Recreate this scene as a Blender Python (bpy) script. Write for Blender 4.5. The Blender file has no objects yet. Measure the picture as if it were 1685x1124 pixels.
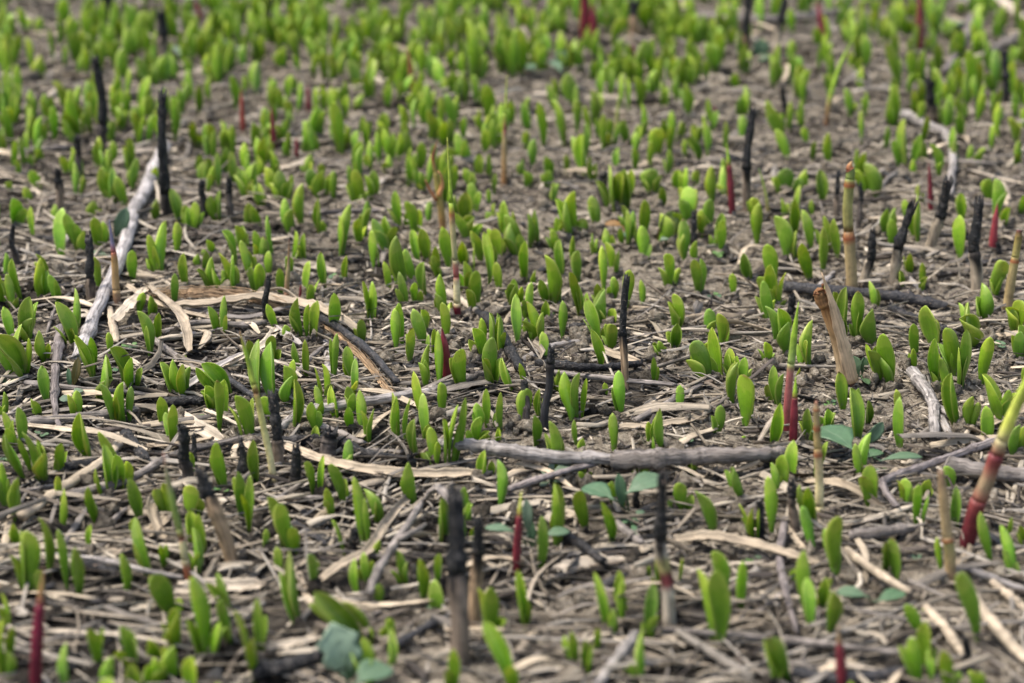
import bpy, math, random
import numpy as np
from mathutils import noise as mnoise, Vector

# ------------------------------------------------------------------ camera, sky, sun
S = bpy.context.scene
COL = S.collection
W0, H0, FPX = 1685.0, 1124.0, 3470.0
PITCH = math.radians(22.0)
CAMH = 0.481
cam = bpy.data.cameras.new('camera')
cam.sensor_width = 36.0
cam.lens = FPX / W0 * 36.0
cam.clip_start = 0.02
cam.clip_end = 300
cam.dof.use_dof = True
cam.dof.focus_distance = 1.215
cam.dof.aperture_fstop = 6.2
cam.dof.aperture_blades = 8
camo = bpy.data.objects.new('camera', cam)
camo.location = (0, 0, CAMH)
camo.rotation_euler = (math.pi / 2 - PITCH, 0, 0)
COL.objects.link(camo)
S.camera = camo

SUN_EL, SUN_AZ = math.radians(65), math.radians(-80)     # azimuth from +Y (away from the camera) towards +X
world = bpy.data.worlds.new('World')
S.world = world
world.use_nodes = True
wn = world.node_tree.nodes
sky = wn.new('ShaderNodeTexSky')
sky.sky_type = 'NISHITA'
sky.sun_disc = False
sky.sun_elevation = SUN_EL
sky.sun_rotation = SUN_AZ
sky.dust_density = 4.0
sky.air_density = 1.0
sky.ozone_density = 0.6
world.node_tree.links.new(sky.outputs[0], wn['Background'].inputs[0])
wn['Background'].inputs[1].default_value = 0.1
sun = bpy.data.lights.new('sun', 'SUN')
sun.energy = 1.5
sun.angle = math.radians(14)
sun.color = (1.0, 0.965, 0.9)
suno = bpy.data.objects.new('sun', sun)
sd = Vector((math.sin(SUN_AZ) * math.cos(SUN_EL), math.cos(SUN_AZ) * math.cos(SUN_EL), math.sin(SUN_EL)))
suno.rotation_euler = sd.to_track_quat('Z', 'Y').to_euler()
suno.location = sd * 3
COL.objects.link(suno)
S.view_settings.view_transform = 'Standard'
S.view_settings.look = 'None'
S.view_settings.exposure = 1.5
S.view_settings.gamma = 1.0

R = random.Random(7)
NR = np.random.RandomState(11)

# ------------------------------------------------------------------ camera geometry: photo pixel <-> ground
ST, CT = math.sin(PITCH), math.cos(PITCH)


def hgt(x, y):
    """soil relief in metres"""
    v = Vector((x, y, 0.0))
    return (0.006 * mnoise.noise(v * 5.0) + 0.0035 * mnoise.noise(v * 17.0 + Vector((3, 9, 1)))
            + 0.0018 * mnoise.noise(v * 60.0 + Vector((7, 2, 5))))


def ray(px, py):
    a, b = (px - W0 / 2) / FPX, (H0 / 2 - py) / FPX
    return Vector((a, CT + b * ST, -ST + b * CT))


def gnd(px, py, lift=0.0):
    d = ray(px, py)
    z = 0.0
    for _ in range(5):
        t = (z - CAMH) / d.z
        x, y = d.x * t, d.y * t
        z = hgt(x, y) + lift
    return Vector((x, y, z))


def at_y(px, py, y):
    d = ray(px, py)
    t = y / d.y
    return Vector((d.x * t, y, CAMH + d.z * t))


def mpp(p):
    """metres per photo pixel at point p"""
    return (p.y * CT - (p.z - CAMH) * ST) / FPX


def proj(p):
    dz = p[1] * CT - (p[2] - CAMH) * ST
    u = p[1] * ST + (p[2] - CAMH) * CT
    return W0 / 2 + FPX * p[0] / dz, H0 / 2 - FPX * u / dz


# ------------------------------------------------------------------ materials
def new_mat(name):
    m = bpy.data.materials.new(name)
    m.use_nodes = True
    return m, m.node_tree.nodes, m.node_tree.links, m.node_tree.nodes['Principled BSDF']


def N(nodes, t, **kw):
    n = nodes.new(t)
    for k, v in kw.items():
        setattr(n, k, v)
    return n


def math_node(nd, ln, op, a, b=None, c=None):
    n = nd.new('ShaderNodeMath')
    n.operation = op
    for i, v in enumerate((a, b, c)):
        if v is None:
            continue
        if isinstance(v, (int, float)):
            n.inputs[i].default_value = v
        else:
            ln.new(v, n.inputs[i])
    return n.outputs[0]


def mixc(nd, ln, fac, a, b, mode='MIX'):
    n = nd.new('ShaderNodeMix')
    n.data_type = 'RGBA'
    n.blend_type = mode
    for s, v in ((0, fac), (6, a), (7, b)):
        if isinstance(v, (int, float)):
            n.inputs[s].default_value = v
        elif isinstance(v, tuple):
            n.inputs[s].default_value = v if len(v) == 4 else v + (1,)
        else:
            ln.new(v, n.inputs[s])
    return n.outputs[2]


def ramp(nd, ln, fac, stops):
    n = nd.new('ShaderNodeValToRGB')
    e = n.color_ramp.elements
    while len(e) < len(stops):
        e.new(0.5)
    for i, (p, c) in enumerate(stops):
        e[i].position = p
        e[i].color = (c, c, c, 1) if isinstance(c, (int, float)) else tuple(c) + (1,)
    ln.new(fac, n.inputs[0])
    return n.outputs[0]


def noise_tex(nd, ln, vec, scale, detail=4, rough=0.55):
    n = nd.new('ShaderNodeTexNoise')
    n.inputs['Scale'].default_value = scale
    n.inputs['Detail'].default_value = detail
    n.inputs['Roughness'].default_value = rough
    ln.new(vec, n.inputs['Vector'])
    return n.outputs[0]


def bump(nd, ln, hsock, strength, dist, bsdf, chain=None):
    b = nd.new('ShaderNodeBump')
    b.inputs['Strength'].default_value = strength
    b.inputs['Distance'].default_value = dist
    ln.new(hsock, b.inputs['Height'])
    if chain is not None:
        ln.new(chain, b.inputs['Normal'])
    if bsdf is not None:
        ln.new(b.outputs[0], bsdf.inputs['Normal'])
    return b.outputs[0]


def attr(nd, name):
    n = nd.new('ShaderNodeAttribute')
    n.attribute_name = name
    return n


def mat_leaf():
    m, nd, ln, bs = new_mat('leaf_green')
    pu, co = attr(nd, 'puv'), attr(nd, 'tint')
    sx = nd.new('ShaderNodeSeparateXYZ')
    ln.new(pu.outputs['Vector'], sx.inputs[0])
    s, t = sx.outputs[0], sx.outputs[1]
    geo = nd.new('ShaderNodeNewGeometry')
    nz = noise_tex(nd, ln, geo.outputs['Position'], 160, 3)
    tt = math_node(nd, ln, 'MULTIPLY_ADD', nz, 0.5, t)
    body = ramp(nd, ln, tt, [(0.0, (0.13, 0.19, 0.045)), (0.2, (0.088, 0.215, 0.014)), (0.6, (0.17, 0.35, 0.018)),
                             (0.95, (0.285, 0.475, 0.034)), (1.0, (0.38, 0.53, 0.06))])
    # fine parallel veins
    mp = nd.new('ShaderNodeMapping')
    mp.inputs['Scale'].default_value = (9, 0.9, 3)
    ln.new(pu.outputs['Vector'], mp.inputs[0])
    vn = noise_tex(nd, ln, mp.outputs[0], 1.6, 3)
    body = mixc(nd, ln, 0.5, body, ramp(nd, ln, vn, [(0.3, 0.5), (0.7, 1.0)]), 'MULTIPLY')
    ab = math_node(nd, ln, 'ABSOLUTE', s)
    edge = ramp(nd, ln, ab, [(0.84, 0.0), (0.93, 1.0)])
    body = mixc(nd, ln, math_node(nd, ln, 'MULTIPLY', edge, 0.75), body, (0.40, 0.47, 0.09))
    body = mixc(nd, ln, 1.0, body, co.outputs['Color'], 'MULTIPLY')
    # flecks of soil and small bruises
    fl = noise_tex(nd, ln, geo.outputs['Position'], 900, 1)
    body = mixc(nd, ln, ramp(nd, ln, fl, [(0.735, 0.0), (0.76, 0.8)]), body, (0.05, 0.045, 0.025))
    tipn = noise_tex(nd, ln, geo.outputs['Position'], 42, 1)
    tipm = math_node(nd, ln, 'MULTIPLY', ramp(nd, ln, tipn, [(0.6, 0.0), (0.64, 1.0)]), ramp(nd, ln, t, [(0.93, 0.0), (0.985, 0.8)]))
    body = mixc(nd, ln, tipm, body, (0.16, 0.075, 0.03))
    dirt = math_node(nd, ln, 'MULTIPLY', ramp(nd, ln, noise_tex(nd, ln, geo.outputs['Position'], 420, 4), [(0.48, 0.0), (0.62, 1.0)]), ramp(nd, ln, t, [(0.08, 0.7), (0.42, 0.05)]))
    body = mixc(nd, ln, dirt, body, (0.19, 0.15, 0.11))
    ln.new(body, bs.inputs['Base Color'])
    bs.inputs['Roughness'].default_value = 0.36
    bs.inputs['Specular IOR Level'].default_value = 0.42
    nb = bump(nd, ln, vn, 0.25, 0.0005, bs)
    tr = nd.new('ShaderNodeBsdfTranslucent')
    tc = mixc(nd, ln, 1.0, body, (1.8, 1.5, 0.9), 'MULTIPLY')
    ln.new(tc, tr.inputs[0])
    mx = nd.new('ShaderNodeMixShader')
    mx.inputs[0].default_value = 0.3
    ln.new(bs.outputs[0], mx.inputs[1])
    ln.new(tr.outputs[0], mx.inputs[2])
    ln.new(mx.outputs[0], nd['Material Output'].inputs[0])
    return m


def mat_fibre(name, rough=0.8, streak=0.55, bumpd=0.0007, spec=0.25, sc=(11, 11, 0.55), cracks=False):
    """dead stalks, straw and wood: the tint attribute streaked along the grain"""
    m, nd, ln, bs = new_mat(name)
    pu, co = attr(nd, 'puv'), attr(nd, 'tint')
    mp = nd.new('ShaderNodeMapping')
    mp.inputs['Scale'].default_value = sc
    ln.new(pu.outputs['Vector'], mp.inputs[0])
    a = noise_tex(nd, ln, mp.outputs[0], 1.0, 4, 0.6)
    geo = nd.new('ShaderNodeNewGeometry')
    b = noise_tex(nd, ln, geo.outputs['Position'], 110, 4, 0.6)
    if cracks:
        mp2 = nd.new('ShaderNodeMapping')
        mp2.inputs['Scale'].default_value = (sc[0] * 0.55, sc[1] * 0.55, sc[2] * 0.7)
        ln.new(pu.outputs['Vector'], mp2.inputs[0])
        r = noise_tex(nd, ln, mp2.outputs[0], 1.0, 5, 0.55)
        ck = ramp(nd, ln, math_node(nd, ln, 'ABSOLUTE', math_node(nd, ln, 'SUBTRACT', r, 0.5)), [(0.0, 0.0), (0.03, 1.0)])
        a = math_node(nd, ln, 'MULTIPLY', a, math_node(nd, ln, 'MULTIPLY_ADD', ck, 0.6, 0.4))
    c = mixc(nd, ln, streak, co.outputs['Color'], ramp(nd, ln, a, [(0.28, 0.22), (0.5, 0.85), (0.72, 1.35)]), 'MULTIPLY')
    c = mixc(nd, ln, 0.7, c, ramp(nd, ln, b, [(0.3, 0.5), (0.55, 1.0), (0.75, 1.15)]), 'MULTIPLY')
    ln.new(c, bs.inputs['Base Color'])
    bs.inputs['Roughness'].default_value = rough
    bs.inputs['Specular IOR Level'].default_value = spec
    bump(nd, ln, a, 0.8, bumpd, bs)
    return m


def mat_char():
    m, nd, ln, bs = new_mat('charcoal')
    geo = nd.new('ShaderNodeNewGeometry')
    pu, co = attr(nd, 'puv'), attr(nd, 'tint')
    mp = nd.new('ShaderNodeMapping')
    mp.inputs['Scale'].default_value = (9, 9, 3.0)
    ln.new(pu.outputs['Vector'], mp.inputs[0])
    v = nd.new('ShaderNodeTexVoronoi')
    v.feature = 'DISTANCE_TO_EDGE'
    v.inputs['Scale'].default_value = 0.9
    ln.new(mp.outputs[0], v.inputs['Vector'])
    crack = ramp(nd, ln, v.outputs['Distance'], [(0.0, 0.0), (0.12, 1.0)])
    ash = noise_tex(nd, ln, geo.outputs['Position'], 240, 5, 0.65)
    c = mixc(nd, ln, ramp(nd, ln, ash, [(0.5, 0.0), (0.68, 0.75)]), co.outputs['Color'], (0.10, 0.09, 0.082))
    sp = noise_tex(nd, ln, geo.outputs['Position'], 700, 1)
    c = mixc(nd, ln, ramp(nd, ln, sp, [(0.70, 0.0), (0.735, 0.7)]), c, (0.28, 0.2, 0.14))
    ln.new(c, bs.inputs['Base Color'])
    bs.inputs['Roughness'].default_value = 0.62
    bs.inputs['Specular IOR Level'].default_value = 0.32
    nb = bump(nd, ln, crack, 0.8, 0.0007, None)
    bump(nd, ln, ash, 0.6, 0.0005, bs, nb)
    return m


def mat_stem():
    """living jointed shoots: the tint attribute with fine lengthwise ribs, a little sheen and light passing through"""
    m, nd, ln, bs = new_mat('shoot_skin')
    pu, co = attr(nd, 'puv'), attr(nd, 'tint')
    mp = nd.new('ShaderNodeMapping')
    mp.inputs['Scale'].default_value = (14, 14, 0.5)
    ln.new(pu.outputs['Vector'], mp.inputs[0])
    a = noise_tex(nd, ln, mp.outputs[0], 1.0, 3)
    geo = nd.new('ShaderNodeNewGeometry')
    b = noise_tex(nd, ln, geo.outputs['Position'], 260, 4)
    c = mixc(nd, ln, 0.5, co.outputs['Color'], ramp(nd, ln, a, [(0.3, 0.65), (0.65, 1.25)]), 'MULTIPLY')
    c = mixc(nd, ln, ramp(nd, ln, b, [(0.62, 0.0), (0.72, 0.45)]), c, (0.12, 0.06, 0.03))
    c = mixc(nd, ln, 0.8, c, ramp(nd, ln, noise_tex(nd, ln, geo.outputs['Position'], 130, 4, 0.65), [(0.35, 0.55), (0.62, 1.15)]), 'MULTIPLY')
    ln.new(c, bs.inputs['Base Color'])
    bs.inputs['Roughness'].default_value = 0.5
    bs.inputs['Specular IOR Level'].default_value = 0.35
    bs.inputs['Subsurface Weight'].default_value = 0.0
    bump(nd, ln, a, 0.4, 0.0004, bs)
    return m


def mat_soil(name, coarse=True):
    m, nd, ln, bs = new_mat(name)
    geo = nd.new('ShaderNodeNewGeometry')
    P = geo.outputs['Position']
    n1 = noise_tex(nd, ln, P, 45, 5, 0.6)
    n2 = noise_tex(nd, ln, P, 260, 5, 0.65)
    n3 = noise_tex(nd, ln, P, 1100, 3, 0.6)
    c = ramp(nd, ln, n2, [(0.3, (0.065, 0.054, 0.042)), (0.44, (0.22, 0.183, 0.135)), (0.56, (0.35, 0.3, 0.228)), (0.72, (0.48, 0.425, 0.335))])
    c = mixc(nd, ln, 0.75, c, ramp(nd, ln, n1, [(0.3, 0.6), (0.6, 1.05)]), 'MULTIPLY')
    c = mixc(nd, ln, ramp(nd, ln, n3, [(0.56, 0.0), (0.68, 0.85)]), c, (0.42, 0.375, 0.315))
    c = mixc(nd, ln, ramp(nd, ln, n3, [(0.34, 0.8), (0.43, 0.0)]), c, (0.06, 0.048, 0.037))
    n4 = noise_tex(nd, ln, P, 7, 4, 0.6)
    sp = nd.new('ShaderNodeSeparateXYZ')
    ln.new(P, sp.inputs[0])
    # black ash towards near and left, deepened to paint in shade between the litter
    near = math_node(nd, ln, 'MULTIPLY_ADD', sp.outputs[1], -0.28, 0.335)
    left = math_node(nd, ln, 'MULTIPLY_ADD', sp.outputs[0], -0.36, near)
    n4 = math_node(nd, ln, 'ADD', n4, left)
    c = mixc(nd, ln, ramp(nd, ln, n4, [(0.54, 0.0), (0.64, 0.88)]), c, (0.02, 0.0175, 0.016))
    ln.new(c, bs.inputs['Base Color'])
    bs.inputs['Roughness'].default_value = 0.95
    bs.inputs['Specular IOR Level'].default_value = 0.1
    nb = bump(nd, ln, n2, 1.0, 0.005, None)
    bump(nd, ln, n3, 1.0, 0.0014, bs, nb)
    return m


M_LEAF = mat_leaf()
M_STRAW = mat_fibre('dead_straw', 0.72, 0.8, 0.0005, 0.25, (10, 3, 0.35))
M_WOOD = mat_fibre('weathered_wood', 0.85, 0.75, 0.0011, 0.2, (8, 8, 0.4), True)
M_STALK = mat_fibre('dead_stalk', 0.75, 0.6, 0.0005, 0.25, (9, 9, 0.35))
M_CHAR = mat_char()
M_STEM = mat_stem()
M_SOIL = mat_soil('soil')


# ------------------------------------------------------------------ mesh helpers
class MB:
    """collects swept shapes; build() links them as one mesh object with point attributes tint and puv"""

    def __init__(self):
        self.v, self.f, self.c, self.p, self.n = [], [], [], [], 0

    def add(self, v, f, c, p):
        v = np.asarray(v, dtype=np.float32)
        self.v.append(v)
        c = np.asarray(c, dtype=np.float32)
        if c.ndim == 1:
            c = np.tile(c[:3], (len(v), 1))
        self.c.append(c)
        self.p.append(np.asarray(p, dtype=np.float32))
        f = np.asarray(f, dtype=np.int32)
        self.f.append(np.where(f < 0, -1, f + self.n))
        self.n += len(v)

    def build(self, name, mat, parent=None, origin=None, smooth=True):
        v = np.concatenate(self.v)
        c = np.concatenate(self.c)
        p = np.concatenate(self.p)
        f = np.concatenate(self.f)
        if origin is not None:
            v = v - np.array(origin, dtype=np.float32)
        me = bpy.data.meshes.new(name)
        tri = f[:, 3] < 0
        cnt = np.where(tri, 3, 4).astype(np.int32)
        loops = f.ravel()
        loops = loops[loops >= 0].astype(np.int32)
        starts = np.concatenate(([0], np.cumsum(cnt)[:-1])).astype(np.int32)
        me.vertices.add(len(v))
        me.vertices.foreach_set('co', v.ravel())
        me.loops.add(len(loops))
        me.loops.foreach_set('vertex_index', loops)
        me.polygons.add(len(cnt))
        me.polygons.foreach_set('loop_start', starts)
        me.polygons.foreach_set('loop_total', cnt)
        me.update(calc_edges=True)
        me.validate()
        a = me.attributes.new('tint', 'FLOAT_COLOR', 'POINT')
        a.data.foreach_set('color', np.concatenate([c, np.ones((len(c), 1), np.float32)], 1).ravel())
        a = me.attributes.new('puv', 'FLOAT_VECTOR', 'POINT')
        a.data.foreach_set('vector', p.ravel())
        me.polygons.foreach_set('use_smooth', np.full(len(cnt), smooth, dtype=bool))
        me.materials.append(mat)
        o = bpy.data.objects.new(name, me)
        COL.objects.link(o)
        if parent is not None:
            o.parent = parent
        elif origin is not None:
            o.location = origin
        return o


def ring_faces(nr, ns, closed_caps=True):
    i = np.arange(nr - 1)[:, None] * ns
    j = np.arange(ns)[None, :]
    k = (np.arange(ns)[None, :] + 1) % ns
    f = np.stack([i + j, i + k, i + ns + k, i + ns + j], -1).reshape(-1, 4)
    return f


def caps(nr, ns):
    a = np.array([[0, k + 1, k, -1] for k in range(1, ns - 1)])
    o = (nr - 1) * ns
    b = np.array([[o, o + k, o + k + 1, -1] for k in range(1, ns - 1)])
    return np.concatenate([a, b])


def catmull(pts, n):
    P = np.array(pts, dtype=float)
    if len(P) == 2:
        return P[0] + (P[1] - P[0]) * np.linspace(0, 1, n)[:, None]
    Q = np.concatenate([[2 * P[0] - P[1]], P, [2 * P[-1] - P[-2]]])
    out = []
    for u in np.linspace(0, len(P) - 1, n):
        i = min(int(u), len(P) - 2)
        t = u - i
        a, b, c, d = Q[i:i + 4]
        out.append(0.5 * (2 * b + (c - a) * t + (2 * a - 5 * b + 4 * c - d) * t * t + (3 * b - a - 3 * c + d) * t ** 3))
    return np.array(out)


def frames(C, up=(0.13, 0.07, 1.0)):
    T = np.gradient(C, axis=0)
    T /= np.linalg.norm(T, axis=1)[:, None] + 1e-12
    u = np.array(up, dtype=float)
    A = np.zeros_like(C)
    a = np.cross(T[0], u)
    if np.linalg.norm(a) < 0.25:
        a = np.cross(T[0], (1.0, 0.05, 0))
    for i in range(len(C)):
        a = a - T[i] * np.dot(a, T[i])
        a /= np.linalg.norm(a) + 1e-12
        A[i] = a
    return T, A, np.cross(A, T)


def tube(mb, C, rad, col, ns=10, rough=0.12, seed=0, jag=0.0, oval=1.0, hollow=False, z0=0.0):
    """swept tube; jag moves the last ring's points up and down (a broken end); hollow sinks the end cap"""
    C = np.asarray(C, float)
    n = len(C)
    rad = np.broadcast_to(np.asarray(rad, float), (n,)).copy()
    rs = np.random.RandomState(seed)
    T, A, B = frames(C)
    ang = np.linspace(0, 2 * math.pi, ns, endpoint=False)
    lump = 1 + rough * rs.randn(ns)[None, :] * 0.6 + rough * np.convolve(rs.randn(n + 4), np.ones(5) / 2.2, 'valid')[:, None] * 0.5 + rough * rs.randn(n, ns) * 0.42
    rr = rad[:, None] * lump
    V = C[:, None, :] + A[:, None, :] * (np.cos(ang)[None, :, None] * rr[..., None]) + B[:, None, :] * (np.sin(ang)[None, :, None] * rr[..., None] * oval)
    L = np.concatenate([[0], np.cumsum(np.linalg.norm(np.diff(C, axis=0), axis=1))]) + z0
    if jag:
        dj = rs.uniform(-1, 0.6, ns) * jag
        V[-1] += T[-1][None, :] * dj[:, None]
    col = np.asarray(col, float)
    if col.ndim == 1:
        col = np.tile(col[:3], (n, 1))
    c = np.repeat(col[:, None, :], ns, 1) if col.ndim == 2 else col.copy()
    p = np.stack([np.cos(ang)[None, :] * rad[:, None] * 100 + seed % 13, np.sin(ang)[None, :] * rad[:, None] * 100, np.repeat(L[:, None] * 100, ns, 1)], -1)
    V, c, p = V.reshape(-1, 3), c.reshape(-1, 3), p.reshape(-1, 3)
    F = ring_faces(n, ns)
    if hollow:
        e = V[-ns:]
        cen = e.mean(0)
        inner = cen + (e - cen) * 0.62
        deep = cen + (e - cen) * 0.5 - T[-1] * rad[-1] * 1.6
        b = len(V)
        V = np.concatenate([V, inner, deep])
        c = np.concatenate([c, c[-ns:], c[-ns:] * 0.5])
        p = np.concatenate([p, p[-ns:], p[-ns:]])
        o = (n - 1) * ns
        ex = []
        for k in range(ns):
            k2 = (k + 1) % ns
            ex.append([o + k, o + k2, b + k2, b + k])
            ex.append([b + k, b + k2, b + ns + k2, b + ns + k])
        ex += [[b + ns, b + ns + k, b + ns + k + 1, -1] for k in range(1, ns - 1)]
        ex += [[0, k + 1, k, -1] for k in range(1, ns - 1)]
        F = np.concatenate([F, np.array(ex)])
    else:
        F = np.concatenate([F, caps(n, ns)])
    mb.add(V, F, c, p)
    return V


def ribbon(mb, C, hw, col, th=0.00025, cup=0.3, twist=0.0, roll=0.0, seed=0, na=5, wave=0.15):
    """a dead blade: a thin cupped strip with real thickness that twists along its length"""
    C = np.asarray(C, float)
    n = len(C)
    rs = np.random.RandomState(seed)
    hw = np.broadcast_to(np.asarray(hw, float), (n,)).copy() * (1 + wave * 0.5 * rs.randn(n))
    T, A, B = frames(C)
    s = np.linspace(-1, 1, na)
    an = roll + twist * np.linspace(-0.5, 0.5, n) + 0.08 * rs.randn(n)
    ca, sa = np.cos(an)[:, None], np.sin(an)[:, None]
    A2, B2 = A * ca + B * sa, -A * sa + B * ca
    cw = (s ** 2 - 0.4)[None, :, None] * (hw * cup)[:, None, None] + (0.05 * rs.randn(na))[None, :, None] * hw[:, None, None]
    top = C[:, None, :] + A2[:, None, :] * (s[None, :, None] * hw[:, None, None]) + B2[:, None, :] * cw
    t2 = th * (1 - 0.6 * s ** 4)
    bot = top - B2[:, None, :] * t2[None, :, None]
    V = np.concatenate([top, bot[:, ::-1]], 1)
    ns = 2 * na
    L = np.concatenate([[0], np.cumsum(np.linalg.norm(np.diff(C, axis=0), axis=1))])
    ss = np.concatenate([s, s[::-1]])
    p = np.stack([ss[None, :] * hw[:, None] * 100 + (seed * 0.37) % 17, np.repeat(np.concatenate([np.zeros(na), np.ones(na)])[None, :], n, 0), np.repeat(L[:, None] * 100, ns, 1)], -1)
    col = np.asarray(col, float)
    if col.ndim == 1:
        col = np.tile(col[:3], (n, 1))
    c = np.repeat(col[:, None, :], ns, 1)
    mb.add(V.reshape(-1, 3), np.concatenate([ring_faces(n, ns), caps(n, ns)]), c.reshape(-1, 3), p.reshape(-1, 3))


PT = np.array([0, .1, .2, .35, .5, .62, .75, .85, .93, .975, 1])
PA = np.array([.27, .29, .37, .62, .88, 1, 1, .90, .66, .42, .10])   # spatulate
PB = np.array([.32, .39, .54, .82, .98, 1, .90, .70, .45, .25, .05])   # lanceolate


def leaf(mb, base, tip, w, yaw, curl, mixp, tint, seed, depth=0.0, nt=17, na=8, sink=0.004):
    """one fleshy sprout leaf of apparent width w: a cupped blade on a rolled base"""
    rs = np.random.RandomState(seed)
    P0 = np.array(base, float) - np.array([0, 0, sink])
    P2 = np.array(tip, float) + np.array([0, depth, 0])
    d = P2 - P0
    L = np.linalg.norm(d)
    P1 = P0 + np.array([d[0] * 0.3, d[1] * 0.3, d[2] * 0.55]) + np.array([rs.randn() * 0.04, rs.randn() * 0.04, 0]) * L
    t = np.linspace(0, 1, nt) ** 0.9
    C = ((1 - t) ** 2)[:, None] * P0 + (2 * t * (1 - t))[:, None] * P1 + (t ** 2)[:, None] * P2
    C += np.stack([np.sin(t * 6 + rs.rand() * 6), np.cos(t * 5 + rs.rand() * 6), 0 * t], 1) * 0.008 * L * np.minimum(1, t * 2)[:, None]
    T = np.gradient(C, axis=0)
    T /= np.linalg.norm(T, axis=1)[:, None]
    N0 = np.array([math.cos(yaw), math.sin(yaw), 0.0])
    tw = rs.randn() * 0.18
    Bv = np.cross(T, N0)
    Bv /= np.linalg.norm(Bv, axis=1)[:, None]
    Nv = np.cross(Bv, T)
    a = (tw * t)[:, None]
    Bv, Nv = Bv * np.cos(a) + Nv * np.sin(a), Nv * np.cos(a) - Bv * np.sin(a)
    prof = np.interp(t, PT, PA) * mixp + np.interp(t, PT, PB) * (1 - mixp)
    phi = np.clip(curl * (1.5 - 0.7 * t), 0.15, 2.6)
    s = np.linspace(-1, 1, na)
    lob = 1 + 0.06 * np.sin(t * 7 + rs.rand() * 6)
    asym = rs.randn() * (0.08 if curl < .8 else 0.3)

    def make(hw):
        r = (hw * prof * lob) / np.sin(np.minimum(phi, math.pi / 2))
        an = phi[:, None] * (s[None, :] + asym * (1 - s[None, :] ** 2))
        off = Bv[:, None, :] * (np.sin(an) * r[:, None])[..., None] + Nv[:, None, :] * ((1 - np.cos(an)) * r[:, None])[..., None]
        nin = -Bv[:, None, :] * np.sin(an)[..., None] + Nv[:, None, :] * np.cos(an)[..., None]
        return off, nin
    off, nin = make(0.5)
    ext = np.ptp(off[nt // 4:, :, 0], axis=1).max()
    k = min(w / max(ext, 1e-6), 1.7 * w)
    off, nin = make(0.5 * k)
    top = C[:, None, :] + off
    th = (0.085 * k * (1 - 0.5 * s ** 4))[None, :] * np.interp(t, [0, .25, .9, 1], [1.1, 1.1, 0.8, 0.15])[:, None]
    inn = top + nin * th[..., None]
    V = np.concatenate([top, inn[:, ::-1]], 1)
    ns = 2 * na
    ss = np.concatenate([s, s[::-1]])
    p = np.stack([np.repeat(ss[None, :], nt, 0), np.repeat(t[:, None], ns, 1), np.repeat(np.concatenate([np.zeros(na), np.ones(na)])[None, :] + seed % 7, nt, 0)], -1)
    mb.add(V.reshape(-1, 3), np.concatenate([ring_faces(nt, ns), caps(nt, ns)]), np.array(tint), p.reshape(-1, 3))


def flat_leaf(mb, base, tip, hw, col, up=(0, 0, 1), cup=0.15, seed=0, notch=False):
    """a thin spread seedling leaf from base to tip"""
    rs = np.random.RandomState(seed)
    base, tip = np.array(base, float), np.array(tip, float)
    n, na = 13, 7
    t = np.linspace(0, 1, n)
    C = base + (tip - base) * t[:, None] + np.array(up)[None, :] * (np.sin(t * math.pi) * 0.08 * np.linalg.norm(tip - base))[:, None]
    w = hw * np.interp(t, [0, .12, .25, .5, .75, .9, 1], [.08, .12, .55, 1, .92, .6, .06])
    if notch:
        w = w * (1 + 0.22 * np.sin(t * 19))
    T = (tip - base) / np.linalg.norm(tip - base)
    A = np.cross(T, np.array(up, float))
    A /= np.linalg.norm(A)
    B = np.cross(A, T)
    s = np.linspace(-1, 1, na)
    top = C[:, None, :] + A * (s[None, :] * w[:, None])[..., None] + B * ((s ** 2)[None, :] * w[:, None] * cup)[..., None]
    top += 0.03 * hw * rs.randn(n, na, 1) * B
    bot = top - B * 0.0004
    V = np.concatenate([top, bot[:, ::-1]], 1)
    ns = 2 * na
    ss = np.concatenate([s, s[::-1]])
    p = np.stack([np.repeat(ss[None, :], n, 0), np.repeat(0.3 + 0.3 * t[:, None], ns, 1), np.full((n, ns), seed % 5, float)], -1)
    mb.add(V.reshape(-1, 3), np.concatenate([ring_faces(n, ns), caps(n, ns)]), np.array(col), p.reshape(-1, 3))


def mat_seedling():
    m, nd, ln, bs = new_mat('seedling_leaf')
    co, pu = attr(nd, 'tint'), attr(nd, 'puv')
    geo = nd.new('ShaderNodeNewGeometry')
    n = noise_tex(nd, ln, geo.outputs['Position'], 300, 4)
    sx = nd.new('ShaderNodeSeparateXYZ')
    ln.new(pu.outputs['Vector'], sx.inputs[0])
    mid = ramp(nd, ln, math_node(nd, ln, 'ABSOLUTE', sx.outputs[0]), [(0.0, 1.0), (0.07, 0.0)])
    c = mixc(nd, ln, 0.5, co.outputs['Color'], ramp(nd, ln, n, [(0.3, 0.7), (0.7, 1.15)]), 'MULTIPLY')
    c = mixc(nd, ln, math_node(nd, ln, 'MULTIPLY', mid, 0.5), c, (0.2, 0.27, 0.16))
    ln.new(c, bs.inputs['Base Color'])
    bs.inputs['Roughness'].default_value = 0.5
    tr = nd.new('ShaderNodeBsdfTranslucent')
    ln.new(c, tr.inputs[0])
    mx = nd.new('ShaderNodeMixShader')
    mx.inputs[0].default_value = 0.25
    ln.new(bs.outputs[0], mx.inputs[1])
    ln.new(tr.outputs[0], mx.inputs[2])
    ln.new(mx.outputs[0], nd['Material Output'].inputs[0])
    bump(nd, ln, n, 0.3, 0.0004, bs)
    return m


M_SEED = mat_seedling()


# ------------------------------------------------------------------ labels
LM = []        # landmarks: (photo x, photo y, phrase)
AUTO = []      # (object, description, photo x, photo y, kind): label worked out from the nearest landmark at the end


def tag(o, label, cat, group=None):
    if label:
        o['label'] = label
    o['category'] = cat
    if group:
        o['group'] = group


def empty(name, loc):
    o = bpy.data.objects.new(name, None)
    o.location = loc
    o.empty_display_size = 0.01
    COL.objects.link(o)
    return o


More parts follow.
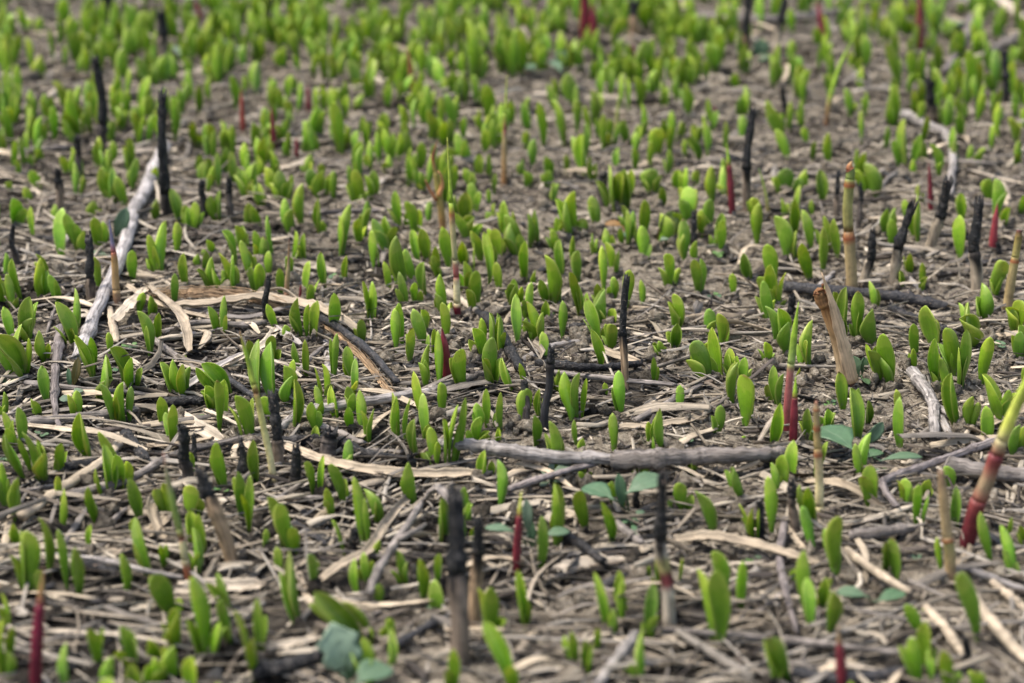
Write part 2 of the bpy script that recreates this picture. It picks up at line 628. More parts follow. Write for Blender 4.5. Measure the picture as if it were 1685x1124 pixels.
ORD = ['', 'second', 'third', 'fourth', 'fifth', 'sixth', 'seventh', 'eighth', 'ninth', 'tenth', 'eleventh', 'twelfth']


def finish_labels():
    buckets = {}
    for o, desc, x, y, kind in AUTO:
        best = None
        for lx, ly, ph in LM:
            d = math.hypot(x - lx, (y - ly) * 1.9)
            if best is None or d < best[0]:
                best = (d, lx, ly, ph)
        d, lx, ly, ph = best
        dx, dy = x - lx, (y - ly) * 1.9
        if abs(dx) >= abs(dy):
            rel = 'left of' if dx < 0 else 'right of'
        else:
            rel = 'behind' if dy < 0 else 'in front of'
        buckets.setdefault((kind, ph, rel), []).append((d, o, desc))
    for (kind, ph, rel), items in buckets.items():
        items.sort(key=lambda q: q[0])
        for i, (d, o, desc) in enumerate(items):
            lead = 'nearest' if i == 0 and len(items) > 1 else ORD[min(i, 11)]
            o['label'] = ' '.join((desc + ', ' + lead + ' ' + rel + ' the ' + ph).replace(',  ', ', ').split())


# ------------------------------------------------------------------ ground
def graded(lo, hi, a, b, step, n_out):
    mid = np.arange(a, b + 1e-9, step)
    g = np.geomspace(step, max(step * 2, abs(lo - a)), n_out)
    h = np.geomspace(step, max(step * 2, abs(hi - b)), n_out)
    return np.concatenate([(a - g)[::-1], mid, b + h])


def build_ground():
    xs = graded(-40, 40, -0.62, 0.62, 0.0028, 36)
    ys = graded(-8, 90, 0.62, 2.35, 0.0032, 36)
    X, Y = np.meshgrid(xs, ys)
    Z = np.zeros_like(X)
    for j in range(X.shape[0]):
        for i in range(X.shape[1]):
            x, y = X[j, i], Y[j, i]
            z = hgt(x, y)
            if -0.7 < x < 0.7 and 0.5 < y < 2.5:
                v = Vector((x, y, 0))
                z += 0.0011 * mnoise.noise(v * 170) + 0.0008 * mnoise.noise(v * 330)
            Z[j, i] = z
    V = np.stack([X, Y, Z], -1).reshape(-1, 3)
    ny, nx = X.shape
    i = np.arange(ny - 1)[:, None] * nx
    j = np.arange(nx - 1)[None, :]
    F = np.stack([i + j, i + j + 1, i + nx + j + 1, i + nx + j], -1).reshape(-1, 4)
    mb = MB()
    mb.add(V, F, (0.2, 0.16, 0.12), V)
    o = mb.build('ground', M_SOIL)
    o['kind'] = 'structure'
    o['label'] = 'dry grey brown soil under the burnt litter'


build_ground()

# ------------------------------------------------------------------ sprouts: tip x y, base x y, width in a 3.877x enlargement of each window of the photo
WIN = {}
WIN['A'] = (0, 280, '''62 60 70 140 50,190 10 250 120 70,95 165 90 350 85,150 120 200 240 60,180 260 215 440 50,345 235 350 330 50,375 290 400 560 105,430 280 520 540 70,475 340 525 540 70,605 305 620 510 85,590 205 610 300 80,640 0 700 200 90,690 20 720 220 60,740 50 800 230 75,830 0 850 100 70,1000 200 1005 320 60,1085 140 1150 350 75,1185 220 1190 370 50,1240 220 1235 400 75,1340 170 1390 340 60,1400 150 1405 340 60,1250 0 1300 60 70,1540 15 1580 180 80,1615 70 1600 200 60,1640 100 1660 250 60,1585 215 1580 370 70,1615 215 1667 360 70,1120 350 1130 560 65,940 435 995 660 65,1030 400 1040 660 75,850 510 855 720 70,930 570 950 650 45,610 550 620 780 65,1180 525 1185 750 75,1115 665 1120 860 52,1335 430 1345 560 60,1320 515 1310 660 55,1260 540 1290 600 50,1265 620 1320 760 50,1350 575 1375 765 65,1415 645 1420 775 45,1395 540 1470 770 75,1500 530 1505 770 90,1425 385 1500 600 75,1520 330 1525 530 80,1550 360 1600 500 80,1530 490 1600 700 60,1590 510 1620 650 55,1625 385 1650 560 60,1655 595 1645 790 70,28 540 30 700 50,0 640 20 860 60,30 690 90 900 60,80 570 145 820 70,240 530 300 690 65,255 580 270 820 80,320 665 370 860 65,0 230 10 520 50,15 900 90 1110 65,190 820 170 1110 110,230 870 190 1110 70,10 1005 130 1330 100,125 1020 130 1330 60,255 1020 290 1220 75,460 795 460 1090 65,355 865 470 1135 80,875 930 960 1190 85,935 1000 955 1180 40,1020 905 1015 1080 58,960 800 950 960 60,910 800 890 930 60,1330 880 1380 1060 55,1420 850 1425 1065 50''')
WIN['E'] = (0, 560, '''485 -20 600 250 80,595 -40 615 180 60,690 -40 700 100 50,735 5 785 280 100,260 185 310 410 85,210 370 245 495 45,20 340 15 510 50,665 125 625 385 95,850 75 840 310 75,485 335 490 500 75,650 270 725 540 60,785 285 815 525 75,765 335 775 530 60,1020 155 1100 365 75,1105 140 1170 365 75,1170 130 1190 360 80,1185 95 1190 160 50,1300 140 1460 340 85,1315 290 1350 440 80,1395 245 1400 590 70,1430 260 1440 500 90,1515 345 1590 645 100,1575 470 1600 640 35,1590 -10 1600 200 80,1030 345 1045 560 80,1105 405 1095 655 70,1045 505 1085 650 50,515 465 580 745 110,110 445 120 690 65,0 500 100 700 70,45 585 180 880 80,160 580 230 900 100,315 650 310 905 95,295 770 300 900 35,405 635 385 850 65,640 590 770 900 90,640 725 690 1000 95,740 730 770 960 90,810 785 800 960 75,0 820 50 1060 60,120 890 110 1150 80,360 880 375 1050 50,405 965 380 1230 75,580 910 635 1170 75,825 900 910 1160 95,1040 920 1080 1130 100,1210 930 1180 1130 120,1385 645 1450 955 85,1355 725 1415 930 50,1620 630 1645 910 85,1520 835 1540 1150 80,1590 885 1590 1210 75,1220 700 1225 860 40''')
WIN['F'] = (420, 560, '''-5 95 30 400 90,90 65 130 390 120,110 -30 120 140 75,240 30 300 180 55,320 -10 325 240 55,235 155 195 400 60,240 215 215 400 80,245 275 240 590 75,425 170 430 390 65,518 -30 505 250 55,585 55 625 250 85,635 155 625 360 55,50 345 145 510 70,380 320 420 510 60,360 390 395 600 75,385 565 400 680 65,475 330 525 505 65,590 305 620 490 75,655 370 660 590 80,670 455 695 655 55,755 445 735 660 65,865 390 885 670 95,905 365 930 660 70,990 370 965 660 55,1005 255 1080 500 70,1065 395 1075 640 75,1020 480 1050 745 75,1040 150 1080 290 65,1110 70 1115 280 60,1155 15 1165 330 65,1310 55 1345 325 100,1515 0 1500 300 110,1575 135 1645 330 60,1180 285 1200 510 70,1200 490 1205 810 80,1290 430 1240 800 70,1340 390 1270 790 50,1410 410 1400 580 90,1475 340 1480 560 60,1435 490 1420 660 80,1485 605 1475 680 55,1565 335 1580 580 50,1555 570 1560 680 45,1115 605 1150 820 80,1050 740 1130 830 50,1465 715 1475 870 75,1505 690 1500 760 30,1545 810 1555 1090 80,980 790 1040 1050 100,320 770 370 980 70,430 770 405 980 50,595 670 570 840 75,495 770 560 1040 100,575 895 600 1010 60,455 955 500 1170 65,620 960 690 1310 85,690 985 770 1160 90,80 1010 170 1350 75,160 1020 240 1370 110,1330 970 1350 1180 75,1385 1035 1370 1170 45,1190 1000 1180 1290 90''')
WIN['G'] = (840, 560, '''205 -20 210 125 70,520 -55 575 165 70,640 -110 650 70 85,605 -100 640 60 50,60 150 85 285 45,910 90 920 265 45,950 0 950 110 60,920 5 920 60 40,1170 15 1270 255 110,1155 60 1175 210 70,1260 10 1280 125 60,1300 -40 1360 225 85,1400 70 1410 230 80,1495 110 1495 290 65,1455 165 1430 400 80,1490 230 1490 560 110,1510 280 1530 500 90,1620 -10 1650 180 60,1340 415 1315 580 75,1080 295 1080 465 60,690 220 710 465 85,600 275 600 345 40,300 190 290 320 50,310 190 330 330 45,350 265 400 520 100,440 230 440 500 75,185 305 190 480 50,110 330 110 550 115,150 450 155 670 70,245 510 270 830 80,295 530 320 740 95,405 510 425 660 40,460 625 475 710 60,655 500 660 710 68,875 520 875 650 45,930 480 920 640 55,955 450 985 690 80,905 615 905 700 40,1490 610 1490 660 45,825 765 825 865 65,1200 730 1175 870 75,1420 780 1495 995 85,1080 910 1090 1090 100,455 715 460 790 45,475 790 480 880 50,440 830 455 930 50,275 920 280 1320 95,430 950 490 1210 95,580 985 640 1290 75,640 890 690 1060 80,1190 975 1290 1230 130,1460 1060 1510 1250 70,1530 1075 1560 1260 70''')
WIN['H'] = (1255, 560, '''150 -115 165 80 110,330 -75 310 170 95,450 -105 500 50 60,230 50 240 170 45,235 170 240 260 35,75 190 95 405 70,490 230 510 440 95,605 300 640 540 75,765 -50 830 290 110,670 40 740 270 80,715 30 760 250 70,950 -120 980 105 70,955 50 970 190 45,1085 -25 1110 310 80,1150 150 1180 380 65,1180 -50 1230 230 110,1300 -45 1265 300 95,1210 220 1265 545 95,1455 5 1395 280 95,1405 240 1490 540 115,1340 365 1310 585 80,1435 450 1440 660 100,1560 310 1530 540 70,1595 320 1570 520 90,1640 545 1610 750 80,1610 500 1600 600 50,850 320 860 500 58,885 405 885 690 65,580 360 600 680 110,290 445 290 660 75,415 440 400 560 75,115 420 60 680 90,205 675 190 900 90,130 720 140 940 85,340 610 320 920 95,695 615 660 830 95,600 690 610 900 60,690 820 700 1080 115,60 820 90 980 55,45 925 60 1230 95,275 890 330 1160 85,915 900 905 1050 75,1060 890 1020 1000 75,995 935 985 1190 75,1180 805 1190 950 80,1240 960 1230 1200 75,1630 -60 1640 120 85''')
WIN['B'] = (420, 280, '''10 90 70 240 60,60 0 80 150 80,150 20 170 200 90,180 205 185 380 75,230 260 235 420 80,300 105 310 350 80,345 0 370 130 80,420 10 410 170 75,405 180 410 400 60,640 10 660 230 100,755 5 760 190 80,595 255 555 550 80,710 215 690 430 55,660 290 660 470 65,735 410 755 640 65,310 415 320 580 50,585 545 590 700 48,75 310 120 540 85,60 435 30 590 70,90 515 85 690 65,25 595 35 790 70,245 420 230 580 55,210 540 220 700 60,155 615 165 800 55,350 575 330 800 70,355 700 345 870 65,415 540 450 765 65,510 765 490 1030 85,690 700 725 965 55,745 740 765 940 60,820 600 850 790 50,860 590 905 760 50,905 435 985 760 95,960 520 1030 720 80,920 665 965 870 60,1020 715 1025 860 55,1080 570 1100 800 90,750 325 850 530 80,830 295 900 460 75,900 365 860 520 65,890 150 930 370 70,965 210 1010 410 85,1045 260 1045 390 60,1000 410 1050 590 65,1060 385 1110 580 90,1190 375 1230 610 95,1150 490 1170 680 60,1125 545 1165 690 55,1320 435 1340 600 80,1330 570 1340 770 70,1110 220 1110 330 50,1280 250 1340 440 85,1400 290 1380 430 80,1385 360 1430 580 95,1340 140 1350 330 110,1380 90 1390 260 80,1270 170 1290 280 60,1190 0 1200 210 80,1060 0 1065 130 55,1330 0 1370 110 60,1485 125 1490 210 35,1525 220 1540 340 70,1590 200 1600 420 70,1590 310 1660 500 90,1460 460 1490 735 70,1525 380 1570 570 85,1520 460 1545 620 45,1535 595 1560 780 65,1385 500 1390 650 35,1180 685 1230 930 70,1150 790 1180 940 75,1195 870 1205 1090 75,1355 770 1385 940 65,1405 650 1425 880 80,1650 700 1655 860 60,885 920 900 1165 75,920 845 945 1115 60,1010 900 1080 1120 85,1060 870 1080 1030 60,690 925 680 1095 70,280 800 310 1070 75,340 880 335 1070 40,395 850 385 1075 80,75 865 150 1020 60,190 1000 240 1085 60,1000 1000 990 1240 65,1140 1020 1130 1180 50,1390 1005 1440 1200 80,1440 965 1450 1150 60,1490 920 1500 1180 70,1555 955 1560 1200 60''')
WIN['C'] = (840, 280, '''110 270 115 490 55,160 255 190 470 50,-10 300 20 400 60,0 370 60 570 80,95 445 100 710 70,290 200 340 400 80,350 190 400 420 110,410 145 430 400 85,85 0 100 120 70,230 0 250 110 85,270 90 260 200 55,290 310 300 440 55,265 390 300 520 55,315 460 330 680 70,400 430 395 600 45,425 495 435 720 75,520 190 560 370 80,520 400 545 550 55,630 0 660 260 110,730 0 750 240 90,770 0 770 160 60,610 395 650 520 65,700 210 740 390 75,740 250 740 480 70,855 200 850 420 85,800 330 810 470 60,840 380 850 580 90,900 0 900 150 130,960 100 965 240 60,1070 0 1070 110 80,1185 0 1190 110 60,1290 0 1300 220 85,1370 20 1370 190 60,1085 120 1100 250 60,1140 140 1140 330 110,960 300 945 470 120,1050 250 1070 420 80,1105 335 1110 570 90,1215 255 1220 430 55,1275 190 1275 400 85,1300 345 1300 520 45,1350 310 1350 540 70,1190 460 1190 590 60,1550 175 1570 330 75,1590 240 1575 490 85,995 515 1020 750 75,1160 530 1195 790 75,1485 530 1540 690 75,1415 670 1420 795 55,605 480 635 670 75,590 530 595 780 65,685 490 690 670 50,755 620 720 900 80,660 660 650 830 60,550 700 570 870 65,605 785 620 980 95,835 725 840 855 50,220 555 260 860 105,190 695 240 850 70,260 710 270 860 50,325 690 325 855 48,375 655 440 925 60,75 640 90 720 50,160 640 160 740 40,35 700 50 860 85,135 740 130 950 60,85 820 95 940 45,35 850 45 1124 80,105 890 180 1100 75,225 840 195 980 65,210 930 215 1100 60,100 960 100 1085 50,330 860 330 1085 65,490 810 500 930 50,490 850 570 1085 85,1040 800 1055 1000 85,1060 970 1050 1124 80,1270 890 1265 1050 85,1335 920 1340 1120 85,1390 985 1385 1110 55''')
WIN['D'] = (1255, 280, '''30 485 70 750 100,45 580 80 850 95,0 710 50 980 80,80 740 100 870 60,150 0 155 140 120,280 0 290 110 90,370 15 370 220 85,660 -20 700 170 100,110 180 130 330 60,245 120 240 300 70,195 190 185 430 70,310 200 315 300 40,85 315 145 575 105,265 290 310 530 80,390 290 410 530 65,450 310 480 550 65,240 450 310 700 85,220 400 220 570 80,380 370 380 650 70,785 230 790 420 70,850 240 840 480 65,815 310 810 500 70,1000 180 1000 480 90,910 200 915 300 50,1000 100 1010 200 45,1270 155 1270 330 75,1265 310 1265 560 75,1430 60 1450 200 90,1480 70 1470 300 95,1555 210 1550 350 55,1650 150 1650 270 60,1020 610 1025 790 50,930 520 930 660 60,870 640 865 750 50,1500 545 1475 810 105,1440 690 1450 800 60,1405 750 1390 960 100,690 735 700 890 52,440 760 470 990 75,540 775 520 1090 85,600 775 605 1100 95,700 885 740 1120 120,1045 870 1110 1110 125,1260 870 1270 1000 50,1320 870 1350 1120 135,1550 880 1590 1020 95,1660 840 1630 1020 100,1630 990 1650 1180 100,85 845 110 1100 100''')
WIN['I'] = (0, 834, '''95 90 120 240 70,160 180 190 560 140,110 200 160 560 90,265 40 290 430 80,370 170 430 530 65,510 200 510 590 100,585 110 580 270 48,770 310 790 560 85,860 70 880 200 75,850 140 975 440 90,1030 220 1040 380 50,1000 390 1100 690 120,1200 55 1215 220 100,1275 25 1300 300 85,1220 170 1250 440 70,10 570 50 800 50,1215 510 1300 980 120,1380 460 1490 660 100,1410 600 1465 870 75,1490 670 1610 1124 100,580 770 630 1080 95,785 740 850 1020 105,400 950 440 1160 90,960 830 1000 980 100,1050 720 1060 880 70,1160 640 1150 900 110,1110 890 1150 1100 120,1000 960 990 1140 120,830 1020 860 1180 110,710 1000 730 1180 100,1230 960 1240 1180 120,1400 750 1350 960 65,20 750 40 1080 100,90 760 80 1000 60,40 930 50 1100 90''')
WIN['J'] = (420, 834, '''1350 -30 1350 240 80,15 590 40 910 75,65 165 60 300 45,130 290 150 440 65,200 390 300 770 100,350 285 375 560 70,400 350 390 440 45,485 110 575 310 75,395 550 690 860 110,630 370 670 570 65,690 310 720 480 65,790 225 810 330 65,790 490 800 660 75,900 310 950 490 65,1055 290 1060 610 88,1175 250 1170 500 60,1145 480 1175 690 105,1500 510 1510 830 115,1470 800 1640 1160 110,1265 920 1260 1180 85,855 700 850 860 70,850 860 850 1080 65,680 870 710 1124 110,750 920 780 1124 90,740 770 730 860 60''')
WIN['K'] = (840, 834, '''200 90 180 380 80,50 440 95 780 70,540 490 620 820 70,650 650 640 840 55,690 420 700 640 80,715 520 715 760 60,535 750 545 930 50,385 790 420 1000 65,480 840 475 1070 70,910 530 880 860 95,860 880 850 1124 110,770 980 770 1124 60,945 290 950 520 60,1095 310 1075 460 50,885 380 885 440 35,1300 270 1370 580 110,1315 390 1330 880 150,1480 360 1470 660 75''')
WIN['L'] = (1255, 834, '''265 50 350 320 75,485 70 490 460 120,770 190 770 430 60,830 200 850 460 100,185 380 220 480 60,275 340 290 720 100,300 540 315 790 95,400 440 370 640 80,430 510 410 830 110,20 770 180 1124 110,30 890 60 1124 110,910 620 1040 830 80,1050 760 1060 1060 90,960 870 1020 1124 110,1020 650 1030 720 40,1245 400 1370 880 120,1155 950 1180 1160 100,1340 1040 1350 1180 110,1125 230 1155 430 45,1395 45 1480 370 75,1555 195 1610 460 80,1640 120 1667 260 60,1580 60 1580 190 35''')
WIN['T'] = (0, 0, '''30 40 90 230 110,20 250 20 560 80,150 270 200 480 80,95 440 130 650 70,250 370 300 500 110,410 0 410 150 110,590 0 560 190 100,490 200 500 420 120,540 230 560 380 90,330 540 390 700 110,290 620 300 820 85,440 600 520 880 100,350 680 350 910 80,400 780 460 930 50,30 690 90 930 70,110 900 160 1080 80,260 900 250 1060 70,400 990 430 1124 70,700 180 740 350 90,820 30 830 220 110,890 100 880 340 90,650 640 700 900 110,730 700 750 850 90,760 480 800 660 80,850 700 860 840 100,910 640 920 840 80,980 590 980 820 70,870 380 1000 560 90,980 420 1000 560 80,1100 630 1110 900 80,1200 460 1230 640 80,1080 350 1140 490 90,1080 100 1130 260 90,1180 90 1240 300 120,1300 180 1360 260 80,1270 540 1260 720 70,1340 490 1340 650 60,1430 60 1450 260 120,1500 110 1510 330 110,1440 290 1420 520 120,1380 300 1400 560 100,1490 470 1500 700 80,1560 310 1570 440 70,1630 410 1630 580 80,1240 770 1250 940 70,1350 780 1340 980 90,1400 790 1420 960 100,1480 830 1490 960 80,1620 780 1610 960 70,1550 940 1560 1100 90,1440 950 1430 1110 80,1290 980 1280 1120 80,830 890 840 1100 80,650 1050 740 1124 80,1650 1000 1640 1124 80,120 60 150 210 80,250 120 260 240 70,640 150 650 300 80,30 560 60 700 70,600 560 640 700 70''')
WIN['U'] = (420, 0, '''40 20 60 150 90,60 110 100 280 100,240 150 220 290 75,390 0 420 100 100,430 40 420 280 90,600 0 600 80 60,750 0 750 150 110,520 130 530 210 60,490 220 510 400 90,400 260 410 400 90,200 300 190 450 110,470 350 470 530 80,590 410 630 600 100,660 350 680 480 80,760 270 740 460 80,860 280 840 460 80,745 420 740 600 90,900 120 950 260 90,960 10 980 120 90,1020 190 1020 300 90,1100 80 1110 300 110,1040 50 1050 180 70,1050 310 1050 470 100,940 370 940 540 80,1130 420 1210 590 90,1100 370 1110 500 70,1340 160 1360 530 110,1440 50 1480 220 70,1560 180 1580 470 80,1410 330 1430 500 80,1260 310 1260 420 70,1640 0 1660 80 70,1640 220 1650 500 80,840 540 840 660 70,1000 610 1000 740 85,1100 550 1130 720 100,1220 610 1290 820 85,1480 550 1490 780 110,1430 700 1460 830 80,690 610 690 700 80,830 730 830 900 100,920 680 960 870 75,690 740 690 880 60,500 680 560 990 90,420 540 430 720 60,370 680 400 880 100,300 790 310 980 110,200 640 210 780 80,240 490 250 600 70,60 880 40 1110 90,90 970 100 1124 80,610 830 600 950 60,820 850 850 1020 90,770 840 780 980 70,670 920 630 1100 90,1100 700 1110 900 100,1200 760 1210 930 100,1280 880 1330 1060 90,1340 880 1390 1050 80,1060 910 1050 1080 90,1180 990 1180 1124 90,1470 830 1470 970 80,1450 1010 1450 1124 60,350 1000 340 1124 80,420 1050 420 1150 70,850 1010 880 1124 70,1580 740 1560 900 70,10 430 20 600 70,150 560 160 720 60,130 800 140 920 60,1200 20 1200 140 80,1330 20 1330 130 90,560 560 560 700 60''')
WIN['V'] = (840, 0, '''40 40 40 200 110,140 60 130 220 70,70 200 60 480 100,290 10 310 90 70,210 300 220 460 110,440 330 440 450 70,880 20 870 190 110,1000 20 1000 190 80,720 100 640 290 90,720 250 720 360 90,850 270 900 480 90,640 380 660 530 110,770 410 790 520 100,970 350 970 480 60,1130 110 1200 290 100,1260 280 1310 470 120,1310 180 1360 270 80,1420 180 1400 290 80,1100 380 1130 560 110,1160 400 1150 560 80,1430 450 1440 560 80,1490 560 1480 750 140,270 510 270 640 65,370 490 400 680 140,510 580 520 790 95,790 500 810 690 100,960 540 970 690 80,1010 560 1000 690 70,1110 530 1130 750 80,270 660 340 930 95,420 640 420 850 75,180 650 210 940 80,80 660 120 830 80,100 850 110 950 70,590 740 590 960 70,630 760 640 880 60,720 760 760 910 80,830 670 830 880 60,940 820 910 1010 140,1030 730 1020 920 70,1260 810 1260 960 60,1140 870 1220 1020 80,1120 900 1130 1020 50,150 900 150 1080 80,220 990 230 1124 90,450 880 480 1124 95,80 1020 90 1124 75,350 1000 350 1110 55,690 960 690 1090 65,790 940 800 1100 65,1010 960 1010 1110 60,1480 750 1470 920 75,1640 660 1660 780 70,1140 0 1160 90 120,1410 0 1420 80 90,180 160 170 300 80,330 340 340 460 90,300 50 300 200 80''')
WIN['W'] = (1255, 0, '''110 300 100 540 80,200 360 200 480 70,230 430 210 620 130,270 0 270 40 80,330 170 350 300 80,640 0 660 50 110,520 110 520 260 70,440 280 440 370 90,380 470 420 620 60,590 230 620 350 70,650 240 650 440 100,640 440 640 580 60,840 210 850 390 80,790 300 870 550 90,880 390 880 540 70,760 120 770 190 50,830 20 830 110 70,1080 0 1060 180 80,1260 20 1260 100 70,1390 100 1390 230 80,930 130 960 210 80,940 330 950 520 90,1030 320 1030 520 90,1110 280 1120 460 80,1000 520 1000 620 60,1160 130 1170 250 110,1310 340 1370 640 90,1380 400 1380 600 70,1300 490 1300 700 70,1430 270 1430 480 70,1500 350 1490 590 90,1640 320 1640 420 70,1600 400 1610 620 70,530 580 560 740 70,660 600 660 740 45,800 610 840 810 90,860 560 860 800 70,1190 660 1180 860 90,1240 700 1270 880 80,1140 650 1150 800 50,1460 800 1450 950 60,1580 750 1610 900 90,1540 700 1540 800 60,20 660 140 900 100,90 850 160 1020 80,630 730 630 910 50,930 810 930 1060 85,830 900 870 1080 60,1060 920 1110 1124 80,330 890 320 1020 50,420 860 440 1060 80,1420 950 1380 1060 80,1640 900 1640 1080 70,970 1030 970 1124 60''')
Z = 430 / 1667.0


def read_leaves():
    out = []
    for ox, oy, s in WIN.values():
        for e in s.split(','):
            xt, yt, xb, yb, w = (float(v) for v in e.split())
            a = (ox + xt * Z, oy + yt * Z, ox + xb * Z, oy + yb * Z, w * Z)
            h = a[3] - a[1]
            out.append((a[0] + (a[0] - a[2]) * .05, a[1] - h * (.05 if oy > 0 else .08), a[2], a[3] + 1, a[4] * (.91 if oy > 0 else .74)))
            r = random.Random(int(xt * 31 + yt * 17 + xb))
            if r.random() < .52 and h > 22 and a[4] > 11:          # the rolled inner leaf nested against it
                q = r.uniform(.5, .95)
                sx = r.choice((-1, 1)) * r.uniform(.25, .6) * a[4]
                out.append((a[2] + (a[0] - a[2]) * q + sx * 1.5, a[3] - h * q, a[2] + sx * .6, a[3] + r.uniform(-2.5, 3), a[4] * r.uniform(.5, .8)))
                if oy > 200 and r.random() < .4:
                    q = r.uniform(.35, .8)
                    out.append((a[2] + (a[0] - a[2]) * q - sx * 1.7, a[3] - h * q, a[2] - sx * .8, a[3] + r.uniform(-3, 2), a[4] * r.uniform(.45, .75)))
    return out


# ------------------------------------------------------------------ litter (stuff nobody could count)
TANS = [(0.43, 0.365, 0.275), (0.36, 0.302, 0.225), (0.28, 0.232, 0.17), (0.5, 0.43, 0.33), (0.17, 0.137, 0.103), (0.36, 0.318, 0.262), (0.23, 0.2, 0.166), (0.08, 0.064, 0.051)]
BARE = [(1040, 400, 230, 90, 0.30), (640, 400, 230, 90, 0.4), (1370, 640, 150, 90, 0.35), (1010, 640, 140, 40, 0.6), (900, 250, 200, 60, 0.45)]


FEET = set()
for lf_ in read_leaves():
    if lf_[3] > 250:
        g_ = gnd(lf_[2], lf_[3])
        FEET.add((int(g_.x / 0.006), int(g_.y / 0.006)))


def scatter_points(n, use_bare=True, feet=True):
    out = []
    while len(out) < n:
        y = NR.uniform(0.70, 2.75)
        hwid = 0.30 * y + 0.16
        if NR.rand() > hwid / 1.0:
            continue
        x = NR.uniform(-hwid, hwid)
        if use_bare:
            px, py = proj((x, y, 0))
            k = 1.0
            for bx, by, rx, ry, dens in BARE:
                if ((px - bx) / rx) ** 2 + ((py - by) / ry) ** 2 < 1:
                    k = min(k, dens)
            if NR.rand() > k:
                continue
        if feet and NR.rand() < 0.85:
            c0, c1 = int(x / 0.006), int(y / 0.006)
            if any((c0 + a, c1 + b) in FEET for a in (-1, 0, 1) for b in (-2, -1, 0)):
                continue
        out.append((x, y))
    return out


